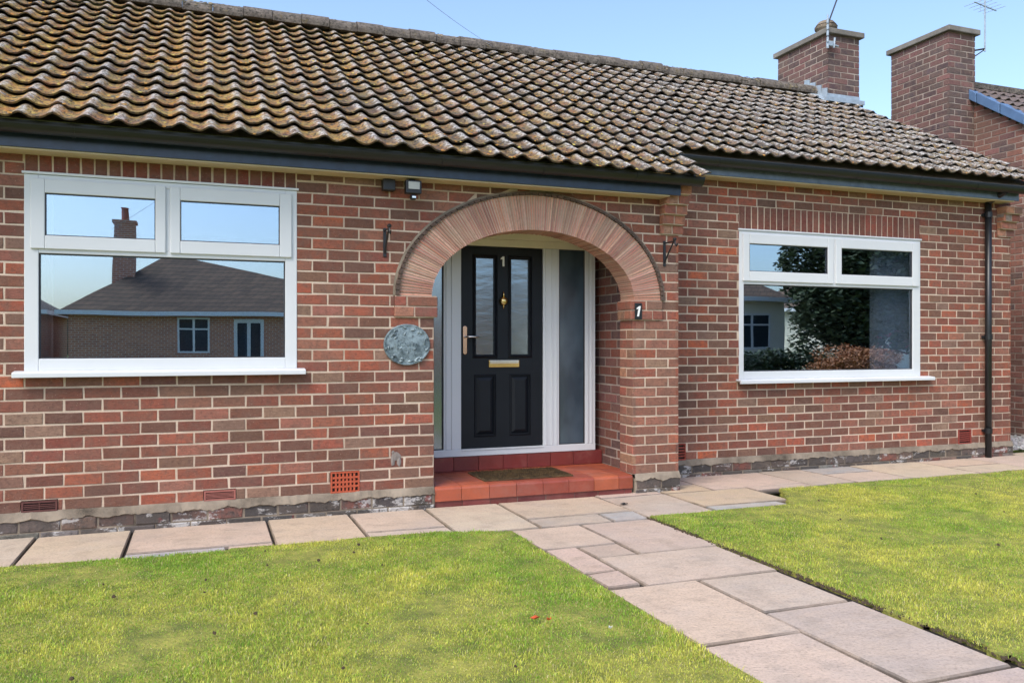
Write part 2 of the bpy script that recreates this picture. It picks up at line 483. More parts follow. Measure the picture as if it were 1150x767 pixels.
# ---- air bricks
def airbrick(fn, u0, u1, z0, z1, c, rows, cols, dark=(.01, .01, .01), slots=False):
    mb = MB(); fr = .012; d1, d0 = .004, -.02
    def bx(a, b_, c_, d_, ff=d1):
        p = [fn(a, ff, c_), fn(b_, ff, c_), fn(b_, d0, c_), fn(a, d0, c_), fn(a, ff, d_), fn(b_, ff, d_), fn(b_, d0, d_), fn(a, d0, d_)]
        mb.hexa(p, c)
    W, Hh = u1-u0, z1-z0
    gu = (W-2*fr)/cols; gz = (Hh-2*fr)/rows; bw = min(gu, gz)*.26
    bx(u0, u0+fr, z0, z1); bx(u1-fr, u1, z0, z1); bx(u0+fr, u1-fr, z0, z0+fr); bx(u0+fr, u1-fr, z1-fr, z1)
    for k in range(1, rows): bx(u0+fr, u1-fr, z0+fr+k*gz-bw, z0+fr+k*gz+bw, .002)
    if not slots:
        for k in range(1, cols): bx(u0+fr+k*gu-bw, u0+fr+k*gu+bw, z0+fr, z1-fr, .0008)
    o = mb.build('air_brick', M['terracotta_attr'], house)
    b2 = MB(); p = [fn(u0+.002, -.021, z0+.002), fn(u1-.002, -.021, z0+.002), fn(u1-.002, -.03, z0+.002), fn(u0+.002, -.03, z0+.002),
                    fn(u0+.002, -.021, z1-.002), fn(u1-.002, -.021, z1-.002), fn(u1-.002, -.03, z1-.002), fn(u0+.002, -.03, z1-.002)]
    b2.hexa(p); b2.build('vent_void', M['iron'], o)
m, n, b = newmat('terracotta_vent'); g = G(n); v = g.coord()
n.links.new(g.mix(.35, g.attr('bc'), g.ramp(g.noise(v, 40, 4), [(.3, .5), (.7, 1.3)]), 'MULTIPLY'), b.inputs['Base Color']); b.inputs['Roughness'].default_value = .8
M['terracotta_attr'] = m
airbrick(fA, .889, 1.104, zrow(-1)+.004, zrow(1)-.004, lin(170, 78, 50), 4, 7)
airbrick(fA, .006, .219, zrow(-1)+.006, zrow(0)-.006, lin(150, 92, 82), 5, 9, slots=True)
airbrick(fA, -1.12, -.909, zrow(-1)+.006, zrow(0)-.006, lin(88, 50, 46), 4, 2)
airbrick(fB, 4.214, 4.331, zrow(-1)+.004, zrow(1)-.004, lin(140, 62, 48), 5, 1)
airbrick(fB, 7.853, 8.046, zrow(-1)+.004, zrow(1)-.004, lin(134, 58, 48), 6, 1, slots=True)

q = MB()      # leftover lump of cement stuck on the brickwork
for (x0_, x1_, z0_, z1_) in ((1.345, 1.368, .345, .425), (1.395, 1.418, .335, .415), (1.355, 1.41, .385, .445), (1.35, 1.37, .43, .455)):
    n_ = 9; P = [((x0_+x1_)/2 + (x1_-x0_)*.62*math.cos(6.283*k/n_)*(1+jit(.25)), (z0_+z1_)/2 + (z1_-z0_)*.6*math.sin(6.283*k/n_)*(1+jit(.2))) for k in range(n_)]
    d_ = .006 + jit(.002); c0 = (sum(p[0] for p in P)/n_, YA-d_-.004, sum(p[1] for p in P)/n_)
    for k in range(n_):
        a_, b_ = P[k], P[(k+1) % n_]; q.poly([(a_[0], YA-d_*.7, a_[1]), (b_[0], YA-d_*.7, b_[1]), c0]); q.quad((a_[0], YA+.004, a_[1]), (b_[0], YA+.004, b_[1]), (b_[0], YA-d_*.7, b_[1]), (a_[0], YA-d_*.7, a_[1]))
q.build('cement_patch', mortar_mat('cement_patch', (146, 140, 136), (104, 92, 86)), house)
# ---- arch of tiles on edge
m, n, b = newmat('arch_tile'); g = G(n); v = g.coord()
c = g.attr('bc')
c = g.mix(g.ramp(g.noise(v, 5, 5, .6), [(.42, 0), (.75, .65)]), c, lin(176, 158, 136))
c = g.mix(g.ramp(g.noise(v, 40, 4, .6), [(.5, 0), (.75, .5)]), c, lin(120, 96, 80))
n.links.new(c, b.inputs['Base Color']); b.inputs['Roughness'].default_value = .85
g.bump(g.noise(v, 80, 4), b, .4, .004); M['archtile'] = m
mb = MB(); ring = MB(); hood = MB()
NT = 128
ia, ib, ea, eb = .889, .556, 1.146, .836
def arclen_params(n_):
    ts = [math.pi*k/2000 for k in range(2001)]; L = [0]; am, bmid = (ia+ea)/2, (ib+eb)/2
    for k in range(2000):
        p, q = ell(am, bmid, ts[k]), ell(am, bmid, ts[k+1]); L.append(L[-1] + math.hypot(p[0]-q[0], p[1]-q[1]))
    out = []; j = 0
    for k in range(n_+1):
        t = L[-1]*k/n_
        while j < 1999 and L[j+1] < t: j += 1
        out.append(ts[j] + (ts[min(j+1, 2000)]-ts[j])*((t-L[j])/max(1e-9, L[j+1]-L[j])))
    return out
TS = arclen_params(NT)
AC = [lin(*p) for p in ((196, 140, 120), (186, 128, 110), (204, 150, 130), (176, 122, 106), (194, 142, 124), (166, 114, 100), (208, 160, 140))]
for k in range(NT):
    t0, t1 = TS[k], TS[k+1]; dt = (t1-t0); gap = .20 + random.random()*.18
    a0, a1 = t0 + dt*gap, t1 - dt*gap*.5
    y0 = YA - .006 - random.random()*.007
    i0, i1, e0, e1 = ell(ia-jit(.003), ib-jit(.003), a0), ell(ia, ib, a1), ell(ea, eb, a0), ell(ea, eb, a1)
    P = [(i0[0], y0, i0[1]), (e0[0], y0, e0[1]), (e1[0], y0, e1[1]), (i1[0], y0, i1[1])]
    Q = [(p[0], YA+.235, p[2]) for p in P]
    mb.hexa(P + Q, vary(random.choice(AC), .12))
for k in range(80):
    t0, t1 = math.pi*k/80, math.pi*(k+1)/80
    P = []
    i0, i1, e0, e1 = ell(ia+.004, ib+.004, t0), ell(ia+.004, ib+.004, t1), ell(ea+.03, eb+.02, t0), ell(ea+.03, eb+.02, t1)
    P = [(i0[0], YA-.002, i0[1]), (e0[0], YA-.002, e0[1]), (e1[0], YA-.002, e1[1]), (i1[0], YA-.002, i1[1])]
    ring.hexa(P + [(p[0], YA+.231, p[2]) for p in P])
for k in range(64):
    t0, t1 = math.pi*k/64 + .004, math.pi*(k+1)/64 - .004
    y0 = YA - .022 - random.random()*.008; w0 = .006*random.random()
    i0, i1, e0, e1 = ell(ea+.003, eb+.003, t0), ell(ea+.003, eb+.003, t1), ell(HA-.009+w0, HB-.006+w0, t0), ell(HA-.009+w0, HB-.006+w0, t1)
    P = [(i0[0], y0, i0[1]), (e0[0], y0, e0[1]), (e1[0], y0, e1[1]), (i1[0], y0, i1[1])]
    k_ = random.uniform(.75, 1.15)
    hood.hexa(P + [(p[0], YA+.05, p[2]) for p in P], tuple(q*k_ for q in lin(84, 74, 68)))
pf = MB()   # pale pointing line outside the hood tiles
for k in range(64):
    t0, t1 = math.pi*k/64, math.pi*(k+1)/64
    i0, i1, e0, e1 = ell(HA-.012, HB-.01, t0), ell(HA-.012, HB-.01, t1), ell(HA+.012, HB+.012, t0), ell(HA+.012, HB+.012, t1)
    P = [(i0[0], YA-.010, i0[1]), (e0[0], YA-.003, e0[1]), (e1[0], YA-.003, e1[1]), (i1[0], YA-.010, i1[1])]
    pf.hexa(P + [(p[0], YA+.04, p[2]) for p in P])
arch = mb.build('porch_arch', M['archtile'], house)
ring.build('mortar', M['mortar'], arch)
hood.build('hood_mould', brick_mat('hood_tile', dirt=.5), arch)
pf.build('pointing', M['cement'], arch)

# ---- windows
def window(x0, x1, z0, z1, Y, gl, sill, mull, trans, name='window', vent_shadow=True):
    """gl: three glass rects (x0,x1,z0,z1): upper left, upper right, lower"""
    F = .02
    fr = MB(); yf, yb = Y-.004, Y+.06
    lx0, lx1, lz0, lz1 = gl[2]
    # outer frame
    fr.box(x0, lx0, yf, yb, z0, z1); fr.box(lx1, x1, yf, yb, z0, z1)
    fr.box(lx0, lx1, yf, yb, z0, lz0); fr.box(lx0, lx1, yf, yb, lz1, trans)
    fr.box(lx0, lx1, yf, yb, z1-.045, z1)
    fr.box(mull-.02, mull+.02, yf+.001, yb, trans, z1-.045)
    w_ = fr.build(name, M['upvc'], house, bevel=.004)
    tr = MB(); tr.box(x0-.012, x1+.012, Y-.016, Y+.04, z1+.001, z1+.018); tr.build('head_trim', M['upvc'], w_, bevel=.003)
    # bead round the fixed light
    def bead(r, yy, t=.014, nm='glazing_bead', mt='upvc'):
        b = MB(); a, c, d, e = r
        b.box(a-t*.1, a+t, yy, yy+.03, d, e); b.box(c-t, c+t*.1, yy, yy+.03, d, e); b.box(a+t, c-t, yy, yy+.03, d, d+t); b.box(a+t, c-t, yy, yy+.03, e-t, e)
        return b
    bead((lx0-.004, lx1+.004, lz0-.004, lz1+.004), Y+.008, .012).build('glazing_bead', M['rubber'], w_)
    b = MB(); b.box(lx0-.003, lx1+.003, Y+.022, Y+.026, lz0-.003, lz1+.003); b.build('pane', M['glass'], w_)
    # opening lights
    for k in (0, 1):
        ax0, ax1, az0, az1 = gl[k]
        sx0 = (x0+.038) if k == 0 else mull+.014
        sx1 = mull-.014 if k == 0 else x1-.038
        sz0, sz1 = trans-.012, z1-.028
        s_ = MB(); ya = Y-.022
        s_.box(sx0, ax0, ya, Y+.03, sz0, sz1); s_.box(ax1, sx1, ya, Y+.03, sz0, sz1)
        s_.box(ax0, ax1, ya, Y+.03, sz0, az0); s_.box(ax0, ax1, ya, Y+.03, az1, sz1)
        so_ = s_.build('casement', M['upvc'], w_, bevel=.006)
        rb = MB(); t = .006
        rb.box(ax0, ax0+t, ya+.008, Y+.01, az0, az1); rb.box(ax1-t, ax1, ya+.008, Y+.01, az0, az1)
        rb.box(ax0+t, ax1-t, ya+.008, Y+.01, az0, az0+t); rb.box(ax0+t, ax1-t, ya+.008, Y+.01, az1-t, az1)
        rb.build('gasket', M['rubber'], w_)
        b = MB(); b.box(ax0-.003, ax1+.003, Y-.001, Y+.003, az0-.003, az1+.003); b.build('pane', M['glass'], w_)
    # sill
    s_ = MB(); sx0, sx1, sz = sill
    s_.extrude([(Y+.05, sz-.002), (Y-.075, sz-.014), (Y-.085, sz-.02), (Y-.085, sz-.05), (Y-.06, sz-.05), (Y-.06, sz-.03), (Y+.05, sz-.02)], sx0, sx1,
               lambda p, t: (t, p[0], p[1]))
    s_.build('window_sill', M['upvc'], w_, bevel=.003)
    return w_
window(*WA[:2], 1.095, 2.395, YA, [(-.980, -.308, 1.992, 2.274), (-.148, .522, 1.992, 2.274), (-1.019, .562, 1.175, 1.876)], (-1.16, .70, 1.103), -.228, 1.915)
window(*WB[:2], .925, 2.392, YB, [(5.053, 6.022, 1.992, 2.265), (6.201, 7.164, 1.992, 2.265), (4.996, 7.187, 1.0, 1.864)], (4.905, 7.42, .932), 6.11, 1.905)

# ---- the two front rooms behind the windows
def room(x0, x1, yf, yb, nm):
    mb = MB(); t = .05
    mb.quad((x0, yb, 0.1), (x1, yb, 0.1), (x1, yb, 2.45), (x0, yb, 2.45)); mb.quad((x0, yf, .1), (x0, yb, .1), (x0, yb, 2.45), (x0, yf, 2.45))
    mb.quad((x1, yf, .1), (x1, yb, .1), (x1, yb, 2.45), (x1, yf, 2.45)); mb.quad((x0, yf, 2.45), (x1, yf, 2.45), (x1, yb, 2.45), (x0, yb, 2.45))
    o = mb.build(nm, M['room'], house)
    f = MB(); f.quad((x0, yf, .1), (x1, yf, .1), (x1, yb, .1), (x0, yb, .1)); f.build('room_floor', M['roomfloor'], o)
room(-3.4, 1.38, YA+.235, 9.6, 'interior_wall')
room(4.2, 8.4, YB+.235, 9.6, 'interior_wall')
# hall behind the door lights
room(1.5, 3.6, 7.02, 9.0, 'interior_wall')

# ---- roof
TP = .612; Z0R, Y0R = 2.715, 5.84; YR = 9.2
cosp = 1/math.sqrt(1+TP*TP); sinp = TP*cosp
def verge_x(Y): return 8.84 - (Y-6.4)*(.50/2.8)
m, n, b = newmat('roof_tile'); g = G(n); v = g.coord()
cr = g.attr('crest', 'Fac')
base = g.mix(g.ramp(g.noise(v, 7, 6, .7), [(.3, 0), (.7, 1)]), lin(74, 70, 66), lin(116, 111, 106))
base = g.mix(.5, base, g.attr('bc'), 'MULTIPLY')
base = g.mix(1, base, .74, 'MULTIPLY')
wear_glint = g.math('MULTIPLY', g.ramp(cr, [(.3, 0), (.8, 1)]), g.ramp(g.noise(g.coord((1, .7, .7)), 34, 6, .75), [(.44, 0), (.54, 1)]))  # pale worn crests, with sun glints painted into the same mask
base = g.mix(g.math('MULTIPLY', wear_glint, .95), base, lin(206, 204, 200))
sx = g.node('ShaderNodeSeparateXYZ'); tc = g.node('ShaderNodeTexCoord'); n.links.new(tc.outputs['Object'], sx.inputs[0])
west = g.ramp(g.math('MULTIPLY', g.math('ADD', sx.outputs[0], 3.0), .1), [(.25, 1), (.75, .32)])
lic = g.ramp(g.noise(g.coord((1, .8, .8)), 24, 7, .8, .5), [(.42, 0), (.50, 1)])
big = g.ramp(g.noise(v, 1.4, 5, .7), [(.35, .25), (.58, 1)])
notcrest = g.ramp(cr, [(.5, 1), (.95, .35)])
base = g.mix(g.ramp(g.noise(v, 60, 5, .8), [(.38, .9), (.58, 0)]), base, lin(40, 37, 34))
f1 = g.math('MULTIPLY', g.math('MULTIPLY', lic, big), g.math('MULTIPLY', west, notcrest))
liccol = g.mix(g.ramp(g.noise(v, 9, 3, .6), [(.35, 0), (.65, 1)]), lin(172, 110, 48), lin(184, 156, 74))
base = g.mix(g.math('MULTIPLY', f1, .85), base, liccol)
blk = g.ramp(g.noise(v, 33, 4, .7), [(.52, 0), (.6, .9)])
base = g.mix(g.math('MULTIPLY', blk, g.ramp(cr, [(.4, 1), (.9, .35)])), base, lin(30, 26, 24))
base = g.mix(g.math('MULTIPLY', g.attr('nose_shade', 'Fac'), .9), base, lin(34, 30, 27))  # shade under the tile noses painted into the colour
n.links.new(base, b.inputs['Base Color']); b.inputs['Roughness'].default_value = .78; b.inputs['Specular IOR Level'].default_value = .35
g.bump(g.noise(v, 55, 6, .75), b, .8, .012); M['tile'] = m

def tiles(name, parent, X0, X1f, y_start, n_course, z_at, gy, tp, P=.185, ph=.0, X0f=None, mat=None, amp=.034):
    verts, faces, crest, cols, nose_shade = [], [], [], [], []
    for c in range(n_course):
        yn = y_start + c*gy; x0 = X0 if X0f is None else X0f(yn); x1 = X1f(yn)
        k0 = int(math.floor((x0-ph)/P*10)); k1 = int((x1-ph)/P*10)
        xs = [ph + k*P/10 for k in range(k0, k1+1)]
        lift = {}; colr = {}
        rows = [(.9, -2), (.03, -2), (0, -1), (0, 0), (.012, 0), (.06, 0), (.35, 0), (.7, 0), (1.15, 0)]
        base = len(verts)
        for (s, nb) in rows:
            for x in xs:
                q = (x-ph)/P; kk = math.floor(q+.5); fr_ = abs(q-kk)*2
                if (c, kk) not in lift: lift[(c, kk)] = (jit(.005), jit(.008), jit(.005)) if random.random() > .03 else (.010, -random.uniform(.012, .03), 0); colr[(c, kk)] = random.uniform(.65, 1.25)
                lf = lift[(c, kk)]
                prof = (.5+.5*math.cos(math.pi*fr_))**1.75
                sag = .012*math.sin(x*.9+1) * math.sin(yn*1.3)
                h = amp*prof + .036*(1-s/1.15) + (lf[0] + lf[2]*s)*(1-fr_**4) + sag
                if nb == -1: h -= .013
                if nb == -2: h -= .014
                y = yn + s*gy + lf[1]*(1-fr_**4)*(1 if s < .1 else .3)
                z = z_at(y)
                verts.append((x, y - h*sinp, z + h*cosp)); crest.append(prof if nb == 0 else 0); nose_shade.append(.85 if nb < 0 else (.5 if s == 0 else 0.0))
        W_ = len(xs)
        for r in range(len(rows)-1):
            for k in range(W_-1):
                a = base + r*W_ + k; faces.append((a, a+1, a+1+W_, a+W_))
                kk = math.floor((xs[k]-ph)/P+.5); cv = colr.get((c, kk), 1); cols += [cv, cv*.97, cv*.93, 1]
    me = bpy.data.meshes.new(name); me.from_pydata(verts, [], faces)
    me.attributes.new('crest', 'FLOAT', 'POINT').data.foreach_set('value', crest)
    me.attributes.new('nose_shade', 'FLOAT', 'POINT').data.foreach_set('value', nose_shade)
    me.attributes.new('bc', 'FLOAT_COLOR', 'FACE').data.foreach_set('color', cols)
    me.polygons.foreach_set('use_smooth', [True]*len(faces)); me.materials.append(mat or M['tile']); me.update()
    o = bpy.data.objects.new(name, me); col.objects.link(o); o.parent = parent
    o.matrix_parent_inverse = Matrix.Translation(-Vector(wloc(parent)))
    es = o.modifiers.new('es', 'EDGE_SPLIT'); es.split_angle = R(50)
    return o
zat = lambda y: Z0R - .040 + (y-Y0R)*TP
GY = .211
def xmax(y): return 3.97 if y < 6.25 else verge_x(y)
YE = 5.80
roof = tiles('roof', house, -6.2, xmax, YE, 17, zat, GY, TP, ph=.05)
# rear slope and solid deck under the tiles
mb = MB()
mb.quad((-6.2, YR+.05, zat(YR+.05)+.02), (verge_x(YR), YR+.05, zat(YR+.05)+.02), (8.8, 12.6, zat(5.84)), (-6.2, 12.6, zat(5.84)))
mb.quad((-6.2, 6.0, zat(6.0)-.06), (3.9, 6.0, zat(6.0)-.06), (3.9, 9.25, zat(9.25)-.06), (-6.2, 9.25, zat(9.25)-.06))
mb.quad((3.9, 6.5, zat(6.5)-.06), (verge_x(6.5)-.04, 6.5, zat(6.5)-.06), (verge_x(9.25)-.04, 9.25, zat(9.25)-.06), (3.9, 9.25, zat(9.25)-.06))
# gable wall triangle at the right end
mb.build('roof_deck', M['mortar_dark'], roof)
mb = MB(); gx = lambda y: verge_x(y)-.06
mb.poly([(gx(6.6), 6.6, zat(6.6)-.05), (gx(9.2), 9.2, zat(9.2)-.05), (8.64, 12.0, zat(6.6)-.06), (8.64, 6.61, zat(6.6)-.06)])
mb.build('gable_wall', M['mortar_dark'], house)
# ridge
m, n, b = newmat('ridge_tile'); g = G(n); v = g.coord()
c = g.mix(g.ramp(g.noise(v, 18, 6, .75), [(.38, 0), (.62, 1)]), lin(84, 76, 70), lin(128, 118, 108))
c = g.mix(g.ramp(g.noise(v, 34, 5, .7), [(.52, 0), (.6, .8)]), c, lin(52, 50, 42))
c = g.mix(g.ramp(g.noise(v, 11, 4, .7), [(.6, 0), (.68, .7)]), c, lin(120, 104, 60))
n.links.new(c, b.inputs['Base Color']); b.inputs['Roughness'].default_value = .9; g.bump(g.noise(v, 40, 6, .8), b, 1, .02); M['ridge'] = m
rd = MB(); x = -6.2
while x < 7.9:
    x1 = min(x+.30, 8.3); rr = .108 + jit(.009); zz = zat(YR) + .030 + jit(.009)
    prof = [(YR - rr*math.cos(a)*1.15, zz + rr*math.sin(a)*.95) for a in [math.pi*k/10 for k in range(-1, 12)]]
    rd.extrude(prof, x, x1-.006, lambda p, t: (t, p[0], p[1]), closed=True)
    x = x1
rd.build('ridge_tiles', M['ridge'], roof)
# moss cushions in the troughs
mm = MB()
def blob(mb, cx, cy, cz, r, c, fl=.5):
    n1 = 6; rings = []
    for i in range(1, 3):
        a = math.pi/2*i/2.4; ring = []
        for j in range(n1):
            t = 2*math.pi*j/n1; q = r*(1+jit(.25))
            ring.append(mb.vert((cx+q*math.sin(a)*math.cos(t), cy+q*math.sin(a)*math.sin(t)*.8 - .0, cz + q*math.cos(a)*fl + q*math.sin(a)*math.sin(t)*.5)))
        rings.append(ring)
    top = mb.vert((cx, cy, cz+r*fl))
    for j in range(n1):
        mb.face((top, rings[0][j], rings[0][(j+1)%n1]), c); mb.face((rings[0][j], rings[1][j], rings[1][(j+1)%n1], rings[0][(j+1)%n1]), c)
MC = [lin(*p) for p in ((156, 108, 50), (158, 114, 56), (110, 88, 54), (176, 156, 82), (94, 78, 52), (128, 112, 66), (160, 118, 56), (74, 66, 50))]
for k in range(17000):
    x = random.uniform(-2.6, 8.4); cN = random.randint(0, 15); s = random.random()**1.5
    yy = YE + cN*GY + s*GY*.9
    dens = noise.noise(Vector((x*.7, yy*.9, 1.7)))*.5 + .5
    if x > 4.2: dens *= .62
    if random.random() > dens*1.15 or x > xmax(YE + cN*GY)-.05: continue
    kk = math.floor((x-.05)/.185); x = .05 + (kk+.5)*.185 + random.gauss(0, .033)
    q = (x-.05)/.185; fr_ = abs(q-math.floor(q+.5))*2; prof = (.5+.5*math.cos(math.pi*fr_))**1.75
    h = .034*prof + .036*(1-s*.9/1.15) + .012*math.sin(x*.9+1)*math.sin((YE+cN*GY)*1.3)
    blob(mm, x, yy-h*sinp, zat(yy)+h*cosp-.004, random.uniform(.006, .019), vary(random.choice(MC), .25))
for k in range(1500):
    x = random.uniform(-2.5, 8.2); a = random.uniform(.15, 2.2); blob(mm, x, YR - .098*math.cos(a)*1.15, zat(YR)+.030 + .098*math.sin(a)*.95, random.uniform(.008, .022), vary(lin(*random.choice(((96, 90, 76), (120, 108, 82), (70, 66, 58), (142, 130, 104)))), .25))
m, n, b = newmat('moss'); g = G(n); v = g.coord()
n.links.new(g.mix(.6, g.attr('bc'), g.ramp(g.noise(v, 60, 4), [(.3, .5), (.7, 1.5)]), 'MULTIPLY'), b.inputs['Base Color'])
b.inputs['Roughness'].default_value = 1; g.bump(g.noise(v, 200, 3), b, 1, .01); M['moss'] = m
tag(mm.build('moss', M['moss'], roof, smooth=True), kind='stuff')

# ---- fascia, soffit, gutters, downpipe
mb = MB()
mb.box(-6.2, 3.80, 6.0, 6.02, 2.532, 2.70); mb.build('fascia', M['fascia'], house, bevel=.002)
mb = MB(); mb.box(3.93, 8.56, 6.575, 6.595, 2.872, 3.03); mb.build('fascia', simple('grey_gloss_fascia', lin(88, 98, 114), .25, var=.3, vs=8), house, bevel=.002)
mb = MB(); mb.box(-6.2, 3.70, 6.012, YA+.02, 2.522, 2.5315); mb.build('soffit', M['soffit'], house)
mb = MB(); mb.box(3.93, 8.5, 6.585, YB+.02, 2.862, 2.8715); mb.build('soffit', M['soffit'], house)
def gutter(x0, x1, yc, zt, r=.058):
    prof = []
    N = 12
    for k in range(N+1):
        a = math.pi*k/N; prof.append((yc - r*math.cos(a), zt - r*1.12*math.sin(a)))
    inner = [(yc - (r-.005)*math.cos(math.pi*k/N), zt - (r-.005)*1.12*math.sin(math.pi*k/N)) for k in range(N, -1, -1)]
    lip = [(yc-r-.006, zt-.004), (yc-r-.006, zt+.006), (yc-r+.002, zt+.006)]
    mb = MB(); mb.extrude([prof[0]] + prof[1:] + inner + lip[::-1], x0, x1, lambda p, t: (t, p[0], p[1]))
    for xe in (x0, x1):
        mb.extrude(prof, xe-.002, xe+.002, lambda p, t: (t, p[0], p[1]))
    o = mb.build('gutter', M['black'], house)
    x = x0 + .5
    while x < x1 - .1:
        br = MB()
        pr = [(yc - (r+.003)*math.cos(math.pi*k/N), zt - (r+.003)*1.12*math.sin(math.pi*k/N)) for k in range(N+1)]
        br.extrude([(yc-r-.006, zt+.008)] + pr + [(yc+r+.02, zt)], x-.012, x+.012, lambda p, t: (t, p[0], p[1])); x += .82
        br.build('gutter_bracket', M['black'], o)
gutter(-6.2, 3.95, 5.925, 2.668)
gutter(4.02, 8.60, 6.50, 3.000)
dp = MB(); dp.tube([(8.255, YB-.045, 2.90), (8.255, YB-.045, .0)], .034, 12)
dpo = dp.build('downpipe', M['black'], house, smooth=True)
for z in (2.72, 1.35, .30):
    jb = MB()
    jb.tube([(8.255, YB-.045, z-.03), (8.255, YB-.045, z+.03)], .041, 12)
    jb.box(8.20, 8.31, YB-.03, YB+.004, z-.015, z+.015)
    jb.build('pipe_collar', M['black'], dpo)
jb = MB(); jb.tube([(8.255, YB-.045, 2.86), (8.255, YB-.13, 2.90), (8.255, 6.50, 2.95)], .034, 10); jb.build('swan_neck', M['black'], dpo)

# ---- corbelled kneelers carrying the verge
PK = [lin(*p) for p in ((186, 122, 96), (196, 136, 106), (176, 112, 92), (190, 142, 116), (168, 104, 86))]
kn = MB(); km = MB()
for k in range(5):
    z0, z1 = zrow(24+k), zrow(25+k); pr = .022 + .033*k; x0, x1 = 3.70, 3.925
    fk = lambda u, d, z, pr=pr: (u, YA-pr-d, z)
    xm = x0+.115
    for a, b_ in ((x0, xm-J/2), (xm+J/2, x1)): brick(kn, fk, a, b_, a, b_, z0+J/2, z1-J/2, vary(random.choice(PK), .1), 0, back=.1+pr*.6)
    fs = lambda u, d, z, pr=pr: (3.70-d, YA-pr+u, z)
    brick(kn, fs, 0.0, pr+.0, 0.0, pr+.0, z0+J/2, z1-J/2, vary(random.choice(PK), .1), .001)
    km.box(x0+.006, x1-.006, YA-pr+.006, YA+.0, z0-.0, z1)
o = kn.build('kneeler', M['brick'], house); km.build('mortar', M['mortar'], o)
kn = MB(); km = MB()
for k in range(4):
    z0, z1 = zrow(27+k)+.02, zrow(28+k)+.02; pr = .022 + .035*k; x0, x1 = 8.44, 8.69
    fk = lambda u, d, z, pr=pr: (u, YB-pr-d, z)
    brick(kn, fk, x0, x0+.12, x0, x0+.12, z0+J/2, z1-J/2, vary(lin(150, 140, 128) if k == 2 else random.choice(PK), .12), 0, back=.1+pr*.5)
    brick(kn, fk, x0+.13, x1, x0+.13, x1, z0+J/2, z1-J/2, vary(random.choice(PP), .12), 0, back=.1+pr*.5)
    fs = lambda u, d, z, pr=pr: (x0-d, YB-pr+u, z)
    brick(kn, fs, 0, pr, 0, pr, z0+J/2, z1-J/2, vary(random.choice(PK), .1), .001)
    km.box(x0+.006, x1-.006, YB-pr+.006, YB, z0, z1)
o = kn.build('kneeler', M['brick'], house); km.build('mortar', M['mortar'], o)
# stub gutter/fascia return between the two eaves
mb = MB(); mb.box(3.80, 3.93, 6.02, 6.72, 2.64, 2.66); mb.box(3.93, 3.95, 6.0, 6.72, 2.66, 2.80); mb.build('eaves_return', M['black'], house)

# ---- chimney stacks
def stack(parent, x0, x1, y0, y1, zb, zt, name='chimney', pal=PD, cap=.05, nx=None):
    mb, mo = MB(), MB(); zf = lambda k: zb + k*CH; N = int((zt-zb)/CH)
    faces = [(lambda u, d, z: (x0+u, y0-d, z), x1-x0), (lambda u, d, z: (x0-d, y1-u, z), y1-y0), (lambda u, d, z: (x1+d, y0+u, z), y1-y0)]
    for fn, L_ in faces:
        course_wall(fn, 0, L_, 0, N, pal, None, depth=.02, inset=.01, pe=.5, po=0.0, mbs=(mb, mo), zf=zf)
    o = mb.build(name, M['brick_weathered'], parent); mo.box(x0+.008, x1-.008, y0+.008, y1, zb, zb+N*CH); mo.build('mortar', M['mortar_dark'], o)
    cp = MB(); z = zb+N*CH; capm = M['capc']
    cp.box(x0-cap, x1+cap, y0-cap, y1+cap, z, z+.075); cp.hexa([(x0-cap*.9, y0-cap*.9, z+.075), (x1+cap*.9, y0-cap*.9, z+.075), (x1+cap*.9, y1+cap*.9, z+.075), (x0-cap*.9, y1+cap*.9, z+.075),
        (x0+.1, y0+.1, z+.11), (x1-.1, y0+.1, z+.11), (x1-.1, y1-.1, z+.11), (x0+.1, y1-.1, z+.11)])
    cp.build('chimney_cap', capm, o, bevel=.01)
    return o, z+.11
M['capc'] = mortar_mat('cap_stone', (128, 126, 122), (92, 90, 86))
M['brick_weathered'] = brick_mat('weathered_chimney_brick', dirt=.7, sat=.85)
c1, zt1 = stack(house, 7.95, 8.50, 8.90, 9.93, 4.0, 5.53)
pot = MB(); pot.lathe([(.13, -.08), (.125, .02), (.15, .05), (.155, .08), (.12, .10), (.12, .0)], 8.12, 9.12, zt1-.0, 14)
pot.lathe([(.14, .0), (.10, .05), (.05, .07)], 8.12, 9.12, zt1+.1, 14)
pot.build('chimney_cowl', M['cement'], c1)
fl = MB()
for k in range(4):                                     # stepped lead flashing on the left cheek
    y0 = 9.36 - k*.115
    zz = zat(y0-.06) + .05
    fl.poly([(7.943, y0, zz-.04), (7.943, y0-.125, zz-.115), (7.943, y0-.125, zz+.12), (7.943, y0-.02, zz+.14)])
    fl.poly([(7.935, y0, zz-.04), (7.935, y0-.125, zz-.115), (7.935, y0-.125, zz+.12), (7.935, y0-.02, zz+.14)])
fl.quad((7.80, 8.82, zat(8.82)+.055), (7.94, 8.82, zat(8.82)+.06), (7.94, 9.4, zat(9.4)+.06), (7.84, 9.4, zat(9.4)+.055))
fl.box(7.84, 8.5, 8.80, 8.90, zat(8.85)+.03, zat(8.85)+.085)
fl.quad((7.94, 8.893, zat(8.89)+.05), (8.5, 8.893, zat(8.89)+.05), (8.5, 8.893, zat(8.89)+.14), (7.94, 8.893, zat(8.89)+.14))
fl.build('lead_flashing', M['lead'], c1)

